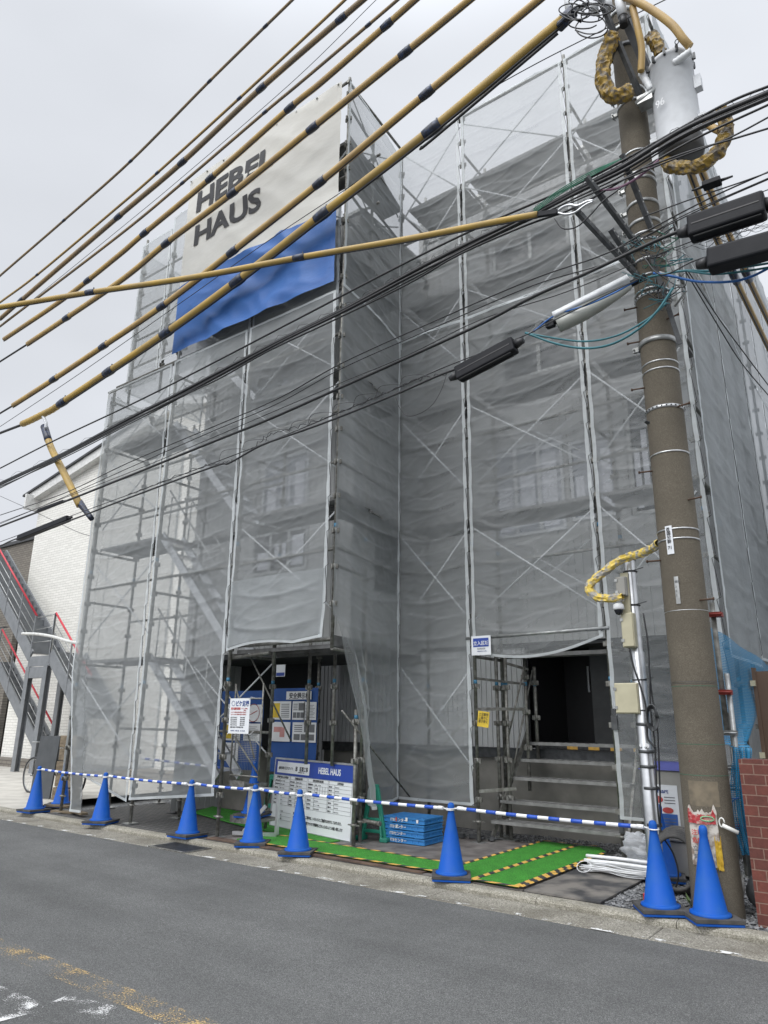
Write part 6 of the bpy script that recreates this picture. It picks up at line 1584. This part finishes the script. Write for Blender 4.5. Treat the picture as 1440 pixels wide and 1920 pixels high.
props(lump((-1.42,7.15,.15), .11, 12, .15, (.8,.8,1.1)).build('sandbag', M['board']), 'dark bag lying between jack post and brick wall', 'sandbag')

# ------------------------------------------------------------------ left side: timber, board, bicycle, hose
tm = thing('timber_stack', 'old brown sleepers stacked beside the grey board at far left', 'timber', (-13.1,7.7,0))
for k in range(5):
    o = MB().bb(-13.37+.01*k,-12.80+.01*k,7.62+.02*(k % 2),7.86,.23*k+.005,.23*k+.222).build('sleeper', M['wood'], tm); bevel(o, .012)
b = MB(); b.add([(-14.02,7.55,.02),(-13.40,7.60,.02),(-13.40,7.66,1.13),(-14.02,7.61,1.12),(-14.02,7.58,.02),(-13.40,7.63,.02),(-13.40,7.69,1.13),(-14.02,7.64,1.12)], [(0,1,2,3),(7,6,5,4),(0,3,7,4),(1,5,6,2),(3,2,6,7),(0,4,5,1)])
props(b.build('grey_board', M['board']), 'dark grey sheet of board standing upright left of the sleepers', 'board')
bi = thing('bicycle', 'black bicycle parked behind the grey board, its front wheel showing', 'bicycle', (-14.5,8.0,0))
def wheel(cx, cy):
    b = MB(); b.tube([(cx+.33*math.cos(s*2*PI/36),cy,.345+.33*math.sin(s*2*PI/36)) for s in range(37)], .020, 8); w = b.build('wheel', M['black'], bi)
    b = MB(); b.tube([(cx+.305*math.cos(s*2*PI/36),cy,.345+.305*math.sin(s*2*PI/36)) for s in range(37)], .009, 6); b.build('rim', M['galv'], w)
    b = MB()
    for s in range(14): b.cyl((cx,cy,.345),(cx+.3*math.cos(s*2*PI/14),cy,.345+.3*math.sin(s*2*PI/14)), .002, n=4)
    b.cyl((cx,cy-.04,.345),(cx,cy+.04,.345),.02,n=8); b.build('spokes', M['galv'], w)
wheel(-13.25, 7.42); wheel(-12.2, 7.75)
b = MB()
for a, c in (((-13.25,7.42,.345),(-13.12,7.45,.85)),((-13.14,7.45,.80),(-12.62,7.6,.32)),((-12.62,7.6,.32),(-12.75,7.58,.90)),((-12.62,7.6,.32),(-12.2,7.75,.345)),((-12.72,7.58,.80),(-12.2,7.75,.345)),((-13.12,7.45,.74),(-12.72,7.58,.70))): b.cyl(a, c, .015, n=8)
b.build('frame', M['board'], bi); MB().cyl((-13.12,7.25,.98),(-13.1,7.65,.98),.012,n=8).cyl((-13.12,7.45,.85),(-13.11,7.45,.98),.012,n=8).build('handlebar', M['galv'], bi); MB().box((-12.76,7.58,.93),(.24,.13,.06)).build('saddle', M['rubber'], bi)
for o_ in KIDS[bi]: o_.location += Vector((-1.55,.55,0))
cable('white hose sticking out left from the scaffold at stair height', [(42,1188,7.6),(70,1189,7.5),(100,1194,7.3),(130,1203,7.1),(150,1206,6.95)], .030, M['hose'], cat='hose', group=None, name='hose')
for k, (x, y, a, s) in enumerate(((-11.45,6.78,.3,(.45,.12,.03)),(-11.0,6.76,-.2,(.5,.10,.035)),(-11.75,6.85,.5,(.4,.1,.03)))):
    props(MB().box((x,y,.02+.03*k),s,Matrix.Rotation(a,3,'Z')).build('plank_offcut', M['wood']), ('middle','rightmost','leftmost')[k]+' timber offcut lying by the gathered mesh corner', 'plank', 'timber offcuts')
cable('black hose lying on the paving under the left scaffold', [(200,1535,8.2),(240,1533,8.0),(290,1528,7.9),(330,1524,7.9)], .02, cat='hose', group=None, name='hose')

# ------------------------------------------------------------------ neighbouring houses and stair
nb = thing('neighbour_house', 'white brick clad gabled house left of the scaffold', 'house', (-19,12,0))
WX0, WX1, WY = -24.4, -10.9, 12.0; ez = 8.9; rx = (WX0+WX1)/2+1.2; rz = ez+ (rx-WX0)*.19
b = MB(); b.add([(WX0,WY,.0),(WX1,WY,.0),(WX1,WY,ez+.4),(rx,WY,rz),(WX0,WY,ez),(WX0,WY+9,0),(WX1,WY+9,0),(WX1,WY+9,ez+.4),(rx,WY+9,rz),(WX0,WY+9,ez)], [(0,1,2,3,4),(9,8,7,6,5),(0,4,9,5),(1,6,7,2)]); b.build('wall', M['nbrick'], nb)
s = (rz-ez)/(rx-WX0)
def slab(x0, z0, x1, z1, y0, y1, th, m, nm):
    return MB().add([(x0,y0,z0),(x1,y0,z1),(x1,y1,z1),(x0,y1,z0),(x0,y0,z0+th),(x1,y0,z1+th),(x1,y1,z1+th),(x0,y1,z0+th)], [(3,2,1,0),(4,5,6,7),(0,1,5,4),(1,2,6,5),(2,3,7,6),(3,0,4,7)]).build(nm, m, nb)
ov = .6
slab(WX0-ov, ez-ov*s-.02, rx, rz-.02, WY-.25, WY+9, .30, M['eaves'], 'eaves_board'); slab(WX0-ov-.08, ez-ov*s+.285-.025, rx, rz+.285, WY-.32, WY+9, .07, M['rooft'], 'roof')
slab(rx, rz-.02, WX1+.3, ez+.1, WY-.25, WY+9, .30, M['eaves'], 'eaves_board'); slab(rx, rz+.285, WX1+.38, ez+.385, WY-.32, WY+9, .07, M['rooft'], 'roof')
MB().bb(WX0-.1,WX0+.0,WY-.5,WY,ez-.45,ez+.1).build('eaves_end', M['eaves'], nb)
MB().bb(-30,-12,11.2,11.96,.0,.22).build('brick_plinth', M['bbrick'], nb)
b = MB(); b.cyl((-19.6,WY-.01,0),(-19.6,WY-.01,9.2), .006, n=4); b.build('joint_line', M['galv_dark'], nb)
n2 = thing('neighbour_house', 'tan brick flat roofed house behind the steel stair at the left edge', 'house', (-30,16,0))
MB().bb(-42,-30.3,15.0,26,-.5,8.9).build('wall', M['bbrick'], n2); MB().bb(-42.1,-30.2,14.9,26,8.9,9.05).build('roof_edge', M['rooft'], n2)
MB().bb(-42,-29.0,14.0,14.2,-.5,4.9).build('lower_wall', M['bbrick'], n2); MB().bb(-41,-30.2,14.15,14.9,4.9,5.0).build('balcony', M['rooft'], n2)

stt = thing('steel_staircase', 'grey steel outdoor staircase with red handrails at the left edge', 'staircase', (-21.5,11,0))
SY0, SY1 = 10.45, 11.45
def flight(x0, z0, x1, z1, nn_, name='flight', back=False, y0=SY0, y1=SY1):
    b = MB(); b.bar((x0,y0,z0),(x1,y0,z1), .05, .34); b.bar((x0,y1,z0),(x1,y1,z1), .05, .34); f = b.build(name, M['stair'], stt)
    t = MB()
    for i in range(nn_):
        q = (i+.5)/nn_; x = x0+(x1-x0)*q; z = z0+(z1-z0)*q; w_ = abs(x1-x0)/nn_; h_ = abs(z1-z0)/nn_
        t.bb(x-w_*.5,x+w_*.55,y0+.03,y1-.03,z-.02,z+.01); t.bb(x-w_*.5,x-w_*.5+.012,y0+.03,y1-.03,z,z+h_)
    t.build('treads', M['stair'], f)
    L = Vector((x1-x0,0,z1-z0))
    r = MB(); r.cyl((x0,y0,z0+1.15),(x1,y0,z1+1.15), .028, n=8); r.build('red_handrail', M['rail_red'], f)
    r = MB()
    for hh in (.35,.62,.88): r.cyl((x0,y0,z0+hh),(x1,y0,z1+hh), .012, n=6)
    r.build('rails', M['galv'], f)
    k = max(2, int(abs(x1-x0)/.85))
    for i in range(k+1):
        q = i/k; x = x0+(x1-x0)*q; z = z0+(z1-z0)*q; MB().bb(x-.02,x+.02,y0-.035,y0-.028+.02,z-.2,z+1.15).build('baluster', M['stair'], f)
k_ = 10.45/11.2
flight(-25.2*1.0, 6.9, -20.4, 3.12, 17)
flight(-19.35, 3.12, -17.2, 1.35, 9); flight(-24.6, 3.1, -20.5, .02, 15, y0=11.5, y1=12.0-.02)
b = MB(); b.bb(-20.45,-19.3,SY0,SY1,3.0,3.05); b.bb(-20.45,-19.3,SY0-.03,SY0,2.82,3.1); b.build('landing', M['stair'], stt)
r = MB(); r.cyl((-20.4,SY0,4.2),(-19.35,SY0,4.25), .02, n=8); r.cyl((-20.4,SY0,3.85),(-19.35,SY0,3.9), .012, n=6); r.cyl((-20.4,SY0,3.5),(-19.35,SY0,3.5), .012, n=6); r.bb(-19.38,-19.33,SY0-.03,SY0+.02,2.9,4.25); r.build('landing_rail', M['galv'], stt)
for x, y in ((-20.35,SY0),(-19.4,SY0),(-19.4,SY1),(-20.35,SY1),(-17.3,SY0)):
    b = MB(); b.bb(x-.10,x+.10,y-.07,y-.055,0,2.82 if x < -18 else 1.3); b.bb(x-.10,x+.10,y+.055,y+.07,0,2.82 if x < -18 else 1.3); b.bb(x-.01,x+.01,y-.055,y+.055,0,2.82 if x < -18 else 1.3); b.build('column', M['stair'], stt)
b = MB(); b.bb(-20.35,-19.4,SY0-.06,SY0+.06,2.5,2.8); b.build('beam', M['stair'], stt)
# low far wall so the horizon is closed with houses down the street
n3 = thing('neighbour_house', 'plain grey house on the far side of the right alley', 'house', (3,20,0))
MB().bb(.6,9,11,22,0,6.2).build('wall', M['siding_w'], n3); MB().bb(.4,9.2,10.8,22.2,6.2,6.4).build('roof', M['rooft'], n3)
